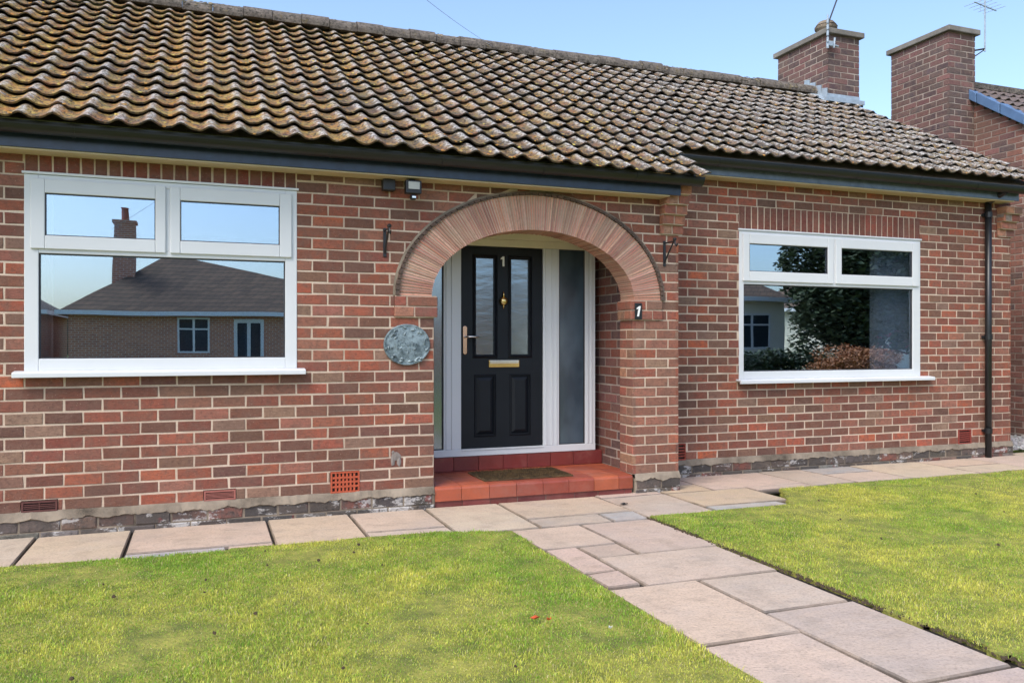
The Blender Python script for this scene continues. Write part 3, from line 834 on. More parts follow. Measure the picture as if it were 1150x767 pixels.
# ---- step, riser
m, n, b = newmat('red_quarry_tile'); g = G(n); v = g.coord()
c = g.mix(.5, g.attr('bc'), g.ramp(g.noise(v, 5, 5, .65), [(.3, .65), (.7, 1.3)]), 'MULTIPLY')
c = g.mix(g.ramp(g.noise(v, 60, 4, .7), [(.52, 0), (.7, .4)]), c, lin(120, 74, 62))
c = g.mix(g.ramp(g.noise(v, 3.3, 6, .7), [(.5, 0), (.7, .45)]), c, lin(150, 104, 90))
n.links.new(c, b.inputs['Base Color'])
n.links.new(g.ramp(g.noise(v, 9, 4), [(.3, .32), (.7, .6)]), b.inputs['Roughness']); g.bump(g.noise(v, 30, 4), b, .15, .004); M['quarry'] = m
TR = [lin(*p) for p in ((146, 70, 50), (158, 80, 54), (138, 64, 48), (164, 84, 56), (134, 62, 48), (150, 74, 52))]
TD = [lin(*p) for p in ((122, 50, 44), (114, 46, 42), (128, 54, 46))]
st = MB(); xs = [1.686]; x = 1.69 + .215
while x < 3.3: xs.append(x); x += .232
xs.append(3.432)
for a, b_ in zip(xs[:-1], xs[1:]):
    c = vary(random.choice(TR), .08); yf = YA-.012
    prof = [(yf, .045), (yf, .135), (yf+.006, .149), (yf+.02, .157), (yf+.15, .159), (yf+.15, .045)]
    st.extrude(prof, a+.002, b_-.002, lambda p, t: (t, p[0], p[1]), c)
    c = vary(random.choice(TR), .08)
y = YA+.142
for row in range(3):
    y1 = y+.23 if row < 2 else 6.868
    xr = 3.432 if y < YA+.1 else 3.497
    xx = [1.60] + xs[1:-1] + [3.497]
    for a, b_ in zip(xx[:-1], xx[1:]):
        st.box(a+.002, b_-.002, y+.002, y1-.002, .10, .159, vary(random.choice(TR), .07))
    y = y1
step = st.build('front_step', M['quarry'], house)
st = MB(); xs2 = [1.60, 1.80, 2.05, 2.28, 2.51, 2.74, 2.97, 3.20, 3.495]
for a, b_ in zip(xs2[:-1], xs2[1:]): st.box(a+.002, b_-.002, 6.868, 7.0, .16, .283, vary(random.choice(TD), .08))
st.build('riser', M['quarry'], step, bevel=.003)
st = MB(); x = 1.688
while x < 3.43:
    b_ = min(x + random.uniform(.2, .26), 3.43); st.box(x+.003, b_-.003, YA+.004+jit(.004), YA+.1, -.03, .041+jit(.003), vary(lin(120, 58, 54), .15)); x = b_
st.build('step_base', M['quarry'], step)
st = MB(); st.box(1.686, 3.434, YA+.008, YA+.14, -.04, .10); st.box(1.6, 3.495, YA+.1, 6.99, -.04, .152); st.build('step_core', M['cement'], step)

# ---- door frame, side lights, door
YD = 6.87
df = MB()
fz0, fz1, dz0, dz1 = .287, 2.335, .350, 2.135
df.box(1.958, 2.118, YD, YD+.07, dz0, 2.14); df.box(2.897, 3.057, YD, YD+.07, dz0, 2.14)
df.box(3.319, 3.425, YD, YD+.07, dz0, 2.14); df.box(1.590, 1.696, YD, YD+.07, dz0, 2.14)
df.box(1.590, 3.425, YD-.004, YD+.07, fz0, dz0)
frame = df.build('door_frame', M['upvc'], house, bevel=.004)
hd = MB(); hd.box(1.590, 3.49, YD, YD+.07, 2.141, 2.205); hd.box(1.590, 3.49, YD-.012, YD+.07, 2.206, 2.262); hd.box(1.59, 3.49, YD-.026, YD+.07, 2.263, 2.345)
hd.build('head_panel', M['upvc_shaded'], frame, bevel=.004)
tr = MB()
for x in (1.985, 2.035, 2.925, 2.985, 3.03, 3.345, 3.385): tr.box(x-.006, x+.006, YD-.007, YD, dz0+.002, 2.139)
tr.box(2.118, 2.897, YD-.012, YD, dz0-.012, dz0-.002); tr.build('frame_moulding', M['upvc'], frame)
def sidelight(x0, x1, mat):
    b = MB(); b.box(x0, x1, YD+.02, YD+.026, dz0, 2.14); b.build('side_light', mat, frame)
    r = MB(); t = .008
    r.box(x0, x0+t, YD+.006, YD+.02, dz0, 2.14); r.box(x1-t, x1, YD+.006, YD+.02, dz0, 2.14); r.box(x0+t, x1-t, YD+.006, YD+.02, dz0, dz0+t); r.box(x0+t, x1-t, YD+.006, YD+.02, 2.14-t, 2.14)
    r.build('gasket', M['rubber'], frame)
# satin obscure glass for the right light
m, n, b = newmat('obscure_glass'); g = G(n); v = g.coord((1, 1, .6))
n.links.new(g.mix(g.ramp(g.noise(v, 3.2, 3, .5), [(.4, 0), (.75, 1)]), (.035, .055, .075), (.09, .13, .165)), b.inputs['Base Color'])
b.inputs['Roughness'].default_value = .22; b.inputs['Specular IOR Level'].default_value = .9
g.bump(g.noise(v, 70, 3), b, .2, .004); M['obscure'] = m
sidelight(3.057, 3.319, M['obscure']); sidelight(1.696, 1.958, glass_mat('side_light_glass', .42, (.12, .17, .24), .16))
# door leaf
dr = MB(); x0, x1 = 2.122, 2.893; yd = YD+.008
g1, g2 = (2.258, 2.425), (2.590, 2.758); gz = (1.180, 2.032); pz = (.47, .985)
cols_x = [x0, g1[0], g1[1], g2[0], g2[1], x1]; rows_z = [dz0+.002, pz[0], pz[1], gz[0], gz[1], dz1]
for i in range(5):
    for j in range(5):
        if i in (1, 3) and j in (1, 3): continue
        dr.box(cols_x[i], cols_x[i+1], yd, yd+.05, rows_z[j], rows_z[j+1])
door = dr.build('front_door', M['door'], frame)
door.parent = house; door.matrix_parent_inverse = Matrix.Translation(-Vector(house.location))
def ring_mould(x0, x1, z0, z1, w_, y0, y1, mat, nm):
    b = MB()
    o_ = [(x0-w_, z0-w_), (x1+w_, z0-w_), (x1+w_, z1+w_), (x0-w_, z1+w_)]; i_ = [(x0, z0), (x1, z0), (x1, z1), (x0, z1)]
    md = [((a[0]+c_[0])/2, (a[1]+c_[1])/2) for a, c_ in zip(o_, i_)]
    for k in range(4):
        k2 = (k+1) % 4
        b.quad((o_[k][0], yd, o_[k][1]), (o_[k2][0], yd, o_[k2][1]), (md[k2][0], y0, md[k2][1]), (md[k][0], y0, md[k][1]))
        b.quad((md[k][0], y0, md[k][1]), (md[k2][0], y0, md[k2][1]), (i_[k2][0], y1, i_[k2][1]), (i_[k][0], y1, i_[k][1]))
    return b.build(nm, mat, door)
dglass = glass_mat('door_glass', .34, (.35, .38, .4), .16)
nn = dglass.node_tree; gg = G(nn)
for nd in nn.nodes:
    if nd.type == 'BSDF_GLOSSY':
        bp = gg.node('ShaderNodeBump'); bp.inputs['Strength'].default_value = .06; bp.inputs['Distance'].default_value = .02
        nn.links.new(gg.noise(gg.coord((3, 1, 9)), 2.2, 2, .5), bp.inputs['Height']); nn.links.new(bp.outputs[0], nd.inputs['Normal'])
for (a, b_) in (g1, g2):
    ring_mould(a, b_, gz[0], gz[1], .034, yd-.016, yd+.012, M['door'], 'glass_moulding')
    q = MB(); q.box(a, b_, yd+.012, yd+.018, gz[0], gz[1]); q.build('door_glass', dglass, door)
    ring_mould(a, b_, pz[0], pz[1], .02, yd-.010, yd+.014, M['door'], 'panel_moulding')
    q = MB()   # raised and fielded panel
    o_ = [(a+.002, pz[0]+.002), (b_-.002, pz[0]+.002), (b_-.002, pz[1]-.002), (a+.002, pz[1]-.002)]; e = .035
    i_ = [(a+e, pz[0]+e), (b_-e, pz[0]+e), (b_-e, pz[1]-e), (a+e, pz[1]-e)]
    for k in range(4):
        k2 = (k+1) % 4; q.quad((o_[k][0], yd+.013, o_[k][1]), (o_[k2][0], yd+.013, o_[k2][1]), (i_[k2][0], yd-.004, i_[k2][1]), (i_[k][0], yd-.004, i_[k][1]))
    q.poly([(p[0], yd-.004, p[1]) for p in i_]); q.build('door_panel', M['door'], door)
lb = MB(); lb.box(2.373, 2.663, yd-.016, yd, 1.066, 1.13); lbo = lb.build('letterbox', M['gold'], door, bevel=.004)
lb = MB(); lb.box(2.38, 2.656, yd-.024, yd-.017, 1.098, 1.127); lb.build('letterbox_flap', M['chrome'], door, bevel=.003)
kx, kz = 2.512, 1.655
kk = MB(); kk.lathe([(.012, 0), (.034, .004), (.042, .014), (.03, .03), (.01, .036)], kx, yd, kz, 16, axis='y')
kk.tube([(kx, yd-.012, kz+.03), (kx, yd-.016, kz+.06), (kx, yd-.012, kz+.085)], .010, 8, r2=.004)
kk.tube([(kx, yd-.012, kz-.03), (kx, yd-.014, kz-.05), (kx, yd-.01, kz-.07)], .007, 8, r2=.003)
kk.tube([(kx-.03, yd-.03, kz+.012), (kx-.02, yd-.036, kz-.018), (kx, yd-.038, kz-.028), (kx+.02, yd-.036, kz-.018), (kx+.03, yd-.03, kz+.012)], .006, 8)
kk.build('door_knocker', M['gold'], door, smooth=True)
def numeral_one(mb, fn, cx, cz, h, d0, d1, it=0.0):
    w_ = h*.19; f = h*.28
    pts = [(-w_/2, 0), (w_/2, 0), (w_/2, h), (-w_/2*.6, h), (-w_/2-f*.7, h*.80), (-w_/2-f*.7, h*.68), (-w_/2, h*.74)]
    pts = [(cx + p[0] + it*(p[1]-h/2), cz - h/2 + p[1]) for p in pts]
    i = len(mb.v)
    for d in (d0, d1):
        for p in pts: mb.v.append(tuple(fn(p[0], d, p[1])))
    nq = len(pts); mb.face([i+nq+k for k in range(nq)]); 
    for k in range(nq): mb.face((i+k, i+(k+1) % nq, i+nq+(k+1) % nq, i+nq+k))
q = MB(); numeral_one(q, lambda u, d, z: (u, yd-d, z), 2.512, 2.010, .088, 0, .010)
q.build('door_numeral', M['white'], door)
hh = MB(); hx = 2.153
prof = [(hx + .019*math.cos(a), 1.307 + (.105 if math.sin(a) >= 0 else -.105) + .02*math.sin(a)) for a in [math.pi*2*k/16 for k in range(16)]]
hh.extrude(prof, yd-.010, yd, lambda p, t: (p[0], t, p[1]))
ho = hh.build('handle_plate', M['copper'], door, bevel=.002)
hh = MB(); hh.tube([(hx, yd-.008, 1.335), (hx, yd-.045, 1.335)], .010, 8); hh.tube([(hx-.004, yd-.045, 1.335), (hx+.06, yd-.048, 1.337), (hx+.125, yd-.044, 1.333)], .010, 8, r2=.007)
hh.build('door_handle', M['chrome'], door, smooth=True)

# ------------------------------------------------------------------ neighbour to the right
nb = thing('brick_house', 'neighbouring red brick gable house with tall stack and blue verge caps, right of the bungalow', 'house', (12, 8.5, 0))
NX = 10.18; NYR = 8.72; NZR = 4.93; NT_ = .68
fN = lambda u, d, z: (NX-d, 12.0-u, z)
mb, mo = MB(), MB()
for r in range(-3, 57):
    z0, z1 = zrow(r), zrow(r+1)
    reach = max(0.0, (NZR - .06 - z1)/NT_)
    ya = max(6.0, NYR - reach); yb = min(11.8, NYR + reach)
    if yb - ya < .1: continue
    course_wall(fN, 12.0-yb, 12.0-ya, r, r+1, PD+PB[:40], None, depth=.02, mbs=(mb, mo))
o = mb.build('gable_wall', M['brick_weathered'], nb)
mo.box(NX+.01, NX+.2, 6.0, 11.8, 0, 2.9); mo.build('mortar', M['mortar_dark'], o)
w2 = MB(); w2.box(NX+.02, 17, 6.02, 6.2, 0, 2.9); w2.build('front_wall', M['mortar_dark'], nb)
zn = lambda y: NZR - (NYR-y)*NT_
rf = tiles('roof', nb, NX-.06, lambda y: 17.0, 5.75, 14, zn, .212, NT_, ph=.0, mat=simple('neighbour_tile', lin(96, 84, 78), .6, var=.3, vs=12))
b2 = MB(); b2.quad((NX-.05, 8.75, NZR-.01), (17, 8.75, NZR-.01), (17, 11.9, 2.8), (NX-.05, 11.9, 2.8)); b2.box(NX-.06, 17, 8.64, 8.8, NZR+.02, NZR+.10); b2.build('ridge', M['ridge'], rf)
b2 = MB()
M['bluecap'] = simple('blue_verge_cap', lin(82, 108, 142), .35, var=.15)
y = NYR+.02
while y > 5.8:
    y2 = y-.36
    for (ya, yb_) in ((y, y2+.012),):
        za, zb_ = zn(ya)+.075, zn(yb_)+.075
        b2.hexa([(NX-.10, ya, za-.15), (NX+.04, ya, za-.15), (NX+.04, yb_, zb_-.15), (NX-.10, yb_, zb_-.15), (NX-.10, ya, za), (NX+.04, ya, za), (NX+.04, yb_, zb_-.012), (NX-.10, yb_, zb_-.012)])
    y = y2
b2.build('verge_cap', M['bluecap'], nb, bevel=.008)
c2, zt2 = stack(nb, 9.70, 10.20, 8.50, 9.52, .0, 5.66)
# thicker lower breast of the stack
# aerials
def aerial(x, y, z0, z1, label, tilt=(0, 0), yagi=True, name='tv_aerial', elems=5, dirx=(1, .2)):
    t = thing(name, label, 'aerial', (x, y, z0))
    q = MB(); top = (x+tilt[0], y+tilt[1], z1); q.tube([(x, y, z0), top], .011, 8); q.build('mast', M['lead'], t)
    if yagi:
        q = MB(); d = Vector((dirx[0], dirx[1], 0)).normalized(); pz = Vector(top) - Vector((0, 0, .12)); p = Vector((-d.y, d.x, 0))
        q.tube([pz - d*.28, pz + d*.30], .008, 6)
        for k in range(elems):
            c_ = pz + d*(-.24 + k*.12); q.tube([c_ - p*.16, c_ + p*.16], .004, 5)
            q.tube([c_ - Vector((0, 0, .10)), c_ + Vector((0, 0, .10))], .004, 5) if k == 1 else None
        q.build('antenna', M['lead'], t)
    return t
a1 = aerial(10.34, 8.46, 5.40, 6.16, 'thin tv aerial with crossed rods clamped to the neighbouring tall stack', elems=5)
q = MB(); q.tube([(10.19, 8.55, 5.42), (10.34, 8.46, 5.44)], .012, 6); q.tube([(10.19, 8.6, 5.3), (10.34, 8.46, 5.43)], .008, 6); q.build('wall_clamp', M['iron'], a1)
a2 = aerial(7.90, 8.84, 5.28, 5.72, 'leaning mast and white cable fixed to the front corner of the bungalow stack', yagi=False)
q = MB(); q.tube([(7.93, 8.86, 5.62), (8.30, 8.88, 6.45)], .010, 6); q.build('leaning_rod', M['iron'], a2)
q = MB()
for k in range(5): q.tube([(7.89, 8.83, 5.66-k*.085), (7.89, 8.83, 5.60-k*.085)], .016, 8)
q.box(7.90, 7.98, 8.82, 8.87, 5.30, 5.36); q.tube([(7.95, 8.84, 5.33), (8.08, 8.84, 5.31)], .012, 6); q.tube([(8.0, 8.84, 5.28), (8.02, 8.84, 5.42)], .014, 6)
q.build('cable_bracket', M['lead'], a2)

# ------------------------------------------------------------------ things fixed to the walls
# oval plaque
pl = thing('wall_plaque', 'oval verdigris plaque with worn raised leaves on the wall left of the porch', 'plaque', (1.467, YA, 1.268))
m, n, b = newmat('verdigris'); g = G(n); v = g.coord()
c = g.mix(g.ramp(g.noise(v, 16, 5, .7), [(.38, 0), (.62, 1)]), lin(84, 98, 104), lin(140, 156, 162))
c = g.mix(g.ramp(g.noise(v, 34, 4, .7), [(.55, 0), (.66, .75)]), c, lin(40, 52, 56))
n.links.new(c, b.inputs['Base Color']); b.inputs['Roughness'].default_value = .55; b.inputs['Metallic'].default_value = .25
g.bump(g.noise(v, 60, 5), b, .5, .006); M['verdigris'] = m
q = MB(); cx, cz, ra, rb_ = 1.467, 1.268, .182, .158; N = 48; prev = None
for (s, dd) in ((1.0, 0.002), (1.0, .016), (.965, .022), (.92, .016), (.85, .018), (0.4, .024)):
    ring_ = [q.vert((cx + ra*s*math.cos(2*math.pi*k/N), YA-dd, cz + rb_*s*math.sin(2*math.pi*k/N))) for k in range(N)]
    if prev:
        for k in range(N): q.face((prev[k], prev[(k+1) % N], ring_[(k+1) % N], ring_[k]))
    prev = ring_
q.face(prev); q.build('plate', M['verdigris'], pl, smooth=True)
def leaf3(x, z, a, L_, w_, d):
    mb = MB()
    ca, sa = math.cos(a), math.sin(a)
    P = [(0, 0), (L_*.35, w_), (L_, 0), (L_*.35, -w_)]
    pts = [(x + p[0]*ca - p[1]*sa, YA-d, z + p[0]*sa + p[1]*ca) for p in P]
    tip = (x + L_*.45*ca, YA-d-.012, z + L_*.45*sa)
    for k in range(4): mb.poly([pts[k], pts[(k+1) % 4], tip])
    mb.build('raised_leaf', M['verdigris'], pl)
for k in range(26):
    a = R(random.uniform(-10, 190)) if k < 16 else R(random.uniform(200, 340)); rr = random.uniform(.70, .9)
    leaf3(cx + ra*rr*math.cos(a), cz + rb_*rr*math.sin(a), a + math.pi/2 + jit(.8), random.uniform(.035, .06), .013, .019)
for (x, z, a) in ((1.40, 1.225, 2.2), (1.40, 1.225, .8), (1.50, 1.225, 2.3), (1.51, 1.22, .7), (1.47, 1.19, 1.5), (1.44, 1.33, 1.2), (1.36, 1.31, .6), (1.37, 1.33, 1.8)):
    leaf3(x, z, a, .045, .012, .022)
q = MB()     # worn, unreadable raised lettering in one line
x = 1.385
for k in range(9):
    hgt = .022 if k not in (6,) else .03
    if k == 6: x += .012
    q.box(x, x+.005, YA-.030, YA-.020, 1.262, 1.262+hgt); q.box(x+.005, x+.013, YA-.029, YA-.020, 1.262+(hgt-.005 if k % 2 else 0), 1.267+(hgt-.005 if k % 2 else 0)); x += .0185
q.build('raised_marks', M['verdigris'], pl)

# number sign
sg = thing('number_sign', 'small black plate with slanting white figure 1 on the right arch impost', 'house number', (3.476, YA-.03, 1.55))
q = MB(); q.box(3.441, 3.511, YA-.030, YA-.0225, 1.482, 1.620); q.build('sign_plate', M['black'], sg, bevel=.003)
q = MB(); numeral_one(q, lambda u, d, z: (u, YA-.030-d, z), 3.479, 1.552, .088, 0, .004, it=.2)
q.build('numeral', M['white'], sg)

# hanging basket brackets
def bracket(x, z, label):
    t = thing('basket_bracket', label, 'wall bracket', (x, YA, z), 'hanging basket brackets beside the arch')
    q = MB(); q.box(x-.012, x+.012, YA-.010, YA+.0, z-.115, z+.105); q.build('back_plate', M['iron'], t, bevel=.002)
    q = MB(); q.tube([(x, YA-.008, z+.085), (x, YA-.17, z+.085)], .006, 8); q.tube([(x, YA-.008, z-.085), (x, YA-.06, z-.02), (x, YA-.15, z+.078)], .007, 8)
    q.build('arm', M['iron'], t)
    q = MB(); q.tube([(x, YA-.17, z+.10), (x, YA-.18, z+.055), (x, YA-.20, z+.04), (x, YA-.215, z+.06)], .007, 8)
    q.lathe([(.006, 0), (.016, .008), (.018, .02), (.008, .03)], x, YA-.17, z+.085, 10); q.build('hook', M['iron'], t)
bracket(1.295, 2.05, 'black iron hanging basket bracket on the brickwork left of the arch')
bracket(3.745, 2.06, 'black iron hanging basket bracket on the brickwork right of the arch')
# floodlight with sensor
fl = thing('floodlight', 'small black security floodlight under the soffit, above left of the arch', 'light', (1.48, 6.1, 2.5))
q = MB(); q.box(1.425, 1.545, 6.02, 6.085, 2.405, 2.505); q.box(1.46, 1.51, 6.07, YA, 2.45, 2.52); q.build('lamp_housing', M['iron'], fl, bevel=.006)
q = MB(); q.box(1.442, 1.528, 6.015, 6.019, 2.437, 2.492); q.build('reflector_glass', simple('lamp_reflector', (.42, .40, .34), .35, metal=.3), fl)
q = MB(); q.lathe([(.02, 0), (.026, .02), (.02, .035)], 1.485, 6.05, 2.362, 12); q.build('sensor_eye', M['iron'], fl)
q = MB(); q.box(1.472, 1.50, 6.02, 6.026, 2.372, 2.385); q.build('sensor_lens', M['chrome'], fl)
q = MB(); q.box(1.27, 1.365, YA-.07, YA, 2.435, 2.518); tag(q.build('junction_box', M['iron'], None, bevel=.006), 'black square box under the soffit, left of the small floodlight', 'junction box')

# doormat
m, n, b = newmat('coir'); g = G(n); v = g.coord()
c = g.mix(g.ramp(g.noise(v, 14, 5, .7), [(.35, 0), (.65, 1)]), lin(66, 52, 34), lin(108, 84, 50))
c = g.mix(g.ramp(g.noise(v, 180, 3, .6), [(.45, 0), (.65, .6)]), c, lin(40, 32, 24))
n.links.new(c, b.inputs['Base Color']); b.inputs['Roughness'].default_value = 1; g.bump(g.noise(v, 220, 3), b, 1, .01)
q = MB(); q.box(2.13, 2.92, 6.27, 6.72, .160, .172); nfib = 9000
for k in range(nfib):
    x, y = random.uniform(2.14, 2.91), random.uniform(6.28, 6.71); a = random.uniform(0, 6.28); hh = random.uniform(.006, .014)
    dx, dy = math.cos(a)*.003, math.sin(a)*.003
    q.poly([(x-dx, y-dy, .171), (x+dx, y+dy, .171), (x+dy+jit(.004), y+dx+jit(.004), .172+hh)])
tag(q.build('doormat', m), 'brown bristle doormat lying on the red tiled step', 'doormat')

# curtains seen through the panes
def curtain(x0, x1, y, z0, z1, label, c, amp=.026, wl=.085, name='curtain'):
    q = MB(); n_ = int((x1-x0)/.01); pr = None
    for k in range(n_+1):
        x = x0 + (x1-x0)*k/n_; yy = y + amp*math.sin(x/wl*6.28) + .3*amp*math.sin(x/wl*15)
        cur = [(x, yy, z0), (x, yy, z1), (x, yy+.004, z1), (x, yy+.004, z0)]
        if pr: q.quad(pr[0], cur[0], cur[1], pr[1]); q.quad(pr[2], cur[2], cur[3], pr[3])
        pr = cur
    tag(q.build(name, simple('curtain_cloth', c, .9), None, smooth=True), label, 'curtain')
curtain(6.74, 7.34, YB+.115, .3, 2.4, 'pale blue curtain drawn to the right inside the right hand window', lin(224, 234, 244))
curtain(-1.3, -.955, YA+.16, .3, 2.4, 'white curtain edge at the left inside the left hand window', lin(215, 214, 205))

# ------------------------------------------------------------------ ground
m, n, b = newmat('soil'); g = G(n); v = g.coord()
n.links.new(g.mix(g.ramp(g.noise(v, 6, 5), [(.35, 0), (.65, 1)]), lin(98, 104, 44), lin(150, 146, 66)), b.inputs['Base Color']); b.inputs['Roughness'].default_value = 1
g.bump(g.noise(v, 40, 6), b, 1, .02); M['turf'] = m
m, n, b = newmat('dark_soil'); g = G(n); v = g.coord()
n.links.new(g.mix(g.ramp(g.noise(v, 20, 5), [(.35, 0), (.65, 1)]), lin(52, 42, 32), lin(92, 78, 56)), b.inputs['Base Color']); b.inputs['Roughness'].default_value = 1
M['soil'] = m
m, n, b = newmat('ground_grass'); g = G(n); v = g.coord()
c = g.mix(g.ramp(g.noise(v, .7, 5, .6), [(.35, 0), (.65, 1)]), lin(84, 110, 40), lin(124, 134, 56))
n.links.new(c, b.inputs['Base Color']); b.inputs['Roughness'].default_value = 1; M['ggrass'] = m
q = MB(); q.quad((-300, -300, -.06), (300, -300, -.06), (300, 300, -.06), (-300, 300, -.06)); tag(q.build('ground', M['ggrass']), kind='structure')

# paving
m, n, b = newmat('sandstone_flag'); g = G(n); v = g.coord()
c = g.attr('bc')
c = g.mix(g.ramp(g.noise(g.coord((1.2, 3.4, 1)), 1.6, 6, .65, 1.2), [(.4, 0), (.62, .45)]), c, lin(188, 166, 146))
c = g.mix(g.ramp(g.noise(v, 2.3, 4, .6), [(.5, 0), (.72, .3)]), c, lin(158, 152, 148))
c = g.mix(g.ramp(g.noise(v, 5.5, 7, .75), [(.5, 0), (.66, .4)]), c, lin(134, 120, 106))
c = g.mix(g.ramp(g.noise(v, 1.1, 5, .7), [(.46, 0), (.7, .45)]), c, lin(164, 150, 134))
c = g.mix(g.ramp(g.noise(v, 70, 4, .7), [(.48, 0), (.7, .5)]), c, lin(104, 92, 82))
n.links.new(c, b.inputs['Base Color']); n.links.new(g.ramp(g.noise(v, 4, 4), [(.3, .45), (.7, .8)]), b.inputs['Roughness'])
g.bump(g.noise(g.coord((1, 1.8, 1)), 7, 8, .65, .4), b, .55, .018); M['flag'] = m
FC = [lin(*p) for p in ((188, 168, 150), (182, 164, 146), (192, 172, 152), (178, 162, 148), (190, 169, 152))]
GRY = lin(160, 162, 164); ORG = lin(186, 162, 134)
slabs = [(-3.2, -1.68, 5.33, 6.17, None), (-1.68, -1.03, 5.33, 6.17, None), (-1.03, -.45, 5.33, 6.17, None), (-.45, .14, 5.32, 5.45, GRY), (.14, .43, 5.32, 5.47, None), (-.45, .43, 5.47, 6.17, None),
         (.43, 1.02, 5.33, 6.17, None), (1.02, 1.6, 5.33, 5.51, None), (1.02, 1.6, 5.52, 6.17, None), (1.6, 2.2, 5.25, 6.17, None),
         (2.2, 2.77, 5.25, 5.52, None), (2.77, 3.07, 5.25, 5.52, GRY), (2.2, 3.07, 5.53, 6.17, None), (3.07, 3.67, 5.28, 6.05, None), (3.07, 3.67, 6.06, 6.3, None),
         (3.68, 4.36, 5.31, 5.47, GRY), (3.68, 4.50, 5.48, 6.05, ORG), (4.51, 5.15, 5.90, 6.10, None), (3.68, 4.17, 6.06, 6.36, ORG), (3.98, 4.17, 6.37, 6.75, None), (4.17, 5.15, 6.06, 6.75, None),
         (5.15, 5.66, 5.95, 6.75, None), (5.66, 6.3, 5.93, 6.40, None), (5.66, 6.3, 6.40, 6.75, GRY), (6.3, 7.2, 5.93, 6.75, None), (7.2, 7.95, 5.93, 6.32, None), (7.2, 7.95, 6.33, 6.75, None), (7.95, 8.75, 5.93, 6.75, None), (8.75, 9.7, 6.0, 6.9, None), (9.7, 11, 6.0, 6.9, None),
         (1.96, 2.49, 4.67, 5.24, None), (2.49, 3.06, 4.38, 5.24, None), (2.2, 2.48, 4.39, 4.66, None), (1.97, 2.19, 4.11, 4.66, None), (1.98, 2.19, 3.83, 4.10, None),
         (2.2, 3.04, 3.79, 4.38, None), (1.96, 2.50, 2.95, 3.80, None), (2.50, 3.02, 3.22, 3.78, None), (2.49, 3.02, 2.34, 3.21, None), (1.95, 2.48, 2.15, 2.94, None),
         (2.49, 3.02, 1.6, 2.33, None), (1.95, 2.48, 1.4, 2.14, None), (1.95, 3.02, .6, 1.39, None), (2.49, 3.02, 1.4, 1.59, None), (1.95, 3.02, -.2, .59, None), (1.95, 3.02, -1.0, -.21, None)]
q = MB()
for (x0, x1, y0, y1, c) in slabs:
    cc = vary(c or random.choice(FC), .05); g_ = .009; t = jit(.003); tz = [jit(.003) for _ in range(4)]; r_ = .006; ce = tuple(q_*.35 for q_ in cc)
    P = [(x0+g_+jit(.003), y0+g_+jit(.003)), (x1-g_+jit(.003), y0+g_+jit(.003)), (x1-g_+jit(.003), y1-g_+jit(.003)), (x0+g_+jit(.003), y1-g_+jit(.003))]
    mx, my = (x0+x1)/2, (y0+y1)/2
    lo = [(p[0], p[1], -.05) for p in P]; up = [(p[0], p[1], -.008+tz[k]) for k, p in enumerate(P)]
    top = [(p[0] + (r_ if p[0] < mx else -r_), p[1] + (r_ if p[1] < my else -r_), tz[k]) for k, p in enumerate(P)]
    i = len(q.v); q.v += lo + up + top
    for k in range(4):
        k2 = (k+1) % 4; q.face((i+k, i+k2, i+4+k2, i+4+k), ce); q.face((i+4+k, i+4+k2, i+8+k2, i+8+k), ce)
    q.face((i+8, i+9, i+10, i+11), cc)
tag(q.build('path', M['flag']), kind='structure')
q = MB(); q.quad((-3.3, 5.2, -.022), (3.7, 5.2, -.022), (3.7, 6.3, -.022), (-3.3, 6.3, -.022)); q.quad((1.94, -1, -.022), (3.08, -1, -.022), (3.08, 5.2, -.022), (1.94, 5.2, -.022))
q.quad((3.7, 5.25, -.022), (4.55, 5.25, -.022), (4.55, 6.78, -.022), (3.7, 6.78, -.022)); q.quad((4.55, 5.85, -.022), (11, 5.85, -.022), (11, 6.95, -.022), (4.55, 6.95, -.022))
tag(q.build('path_bed', simple('joint_grit', lin(44, 38, 32), 1)), kind='structure')

# lawns: raised turf plus blades
def inlawn(x, y):
    e = noise.noise(Vector((x*3.1, y*3.1, 0)))*.018 + noise.noise(Vector((x*11, y*11, 4)))*.012
    if x < 1.95 + e + .02*0: 
        return y < 5.345 + e + max(0, x-1.5)*-.35
    if x > 3.065 + e:
        lim = 5.27 + e if x < 4.42 else (5.88 + e + max(0, x-7)*.02)
        if 4.34 < x < 4.75: lim = 5.27 + (x-4.34)/.41*.61 + e
        return y < lim
    return False
from bisect import bisect
q = MB()
def turf(x0, x1, y0, y1, st_=.04):
    nx, ny = int((x1-x0)/st_), int((y1-y0)/st_)
    for i in range(nx):
        for j in range(ny):
            a, c_ = x0+i*st_, y0+j*st_
            if not inlawn(a+st_/2, c_+st_/2): continue
            hz = lambda u, w_: .006 + noise.noise(Vector((u*1.7, w_*1.7, 8)))*.012
            q.quad((a, c_, hz(a, c_)), (a+st_, c_, hz(a+st_, c_)), (a+st_, c_+st_, hz(a+st_, c_+st_)), (a, c_+st_, hz(a, c_+st_)))
            for (ux, uy, P0, P1) in ((-st_, 0, (a, c_+st_), (a, c_)), (st_, 0, (a+st_, c_), (a+st_, c_+st_)), (0, st_, (a+st_, c_+st_), (a, c_+st_))):
                if not inlawn(a+st_/2+ux, c_+st_/2+uy):
                    q.quad((*P0, -.05), (*P1, -.05), (*P1, hz(*P1)), (*P0, hz(*P0)))
turf(-3.2, 2.1, 0.0, 5.5); turf(3.0, 11.0, 0.0, 6.1)
tag(q.build('soil', M['turf']), kind='structure')
q = MB(); q.quad((-8, -3.5, .0), (1.94, -3.5, .0), (1.94, 0.02, .0), (-8, .02, .0)); q.quad((3.08, -3.5, .0), (12, -3.5, .0), (12, .02, .0), (3.08, .02, .0)); q.quad((-8, .02, 0), (-3.19, .02, 0), (-3.19, 5.3, 0), (-8, 5.3, 0))
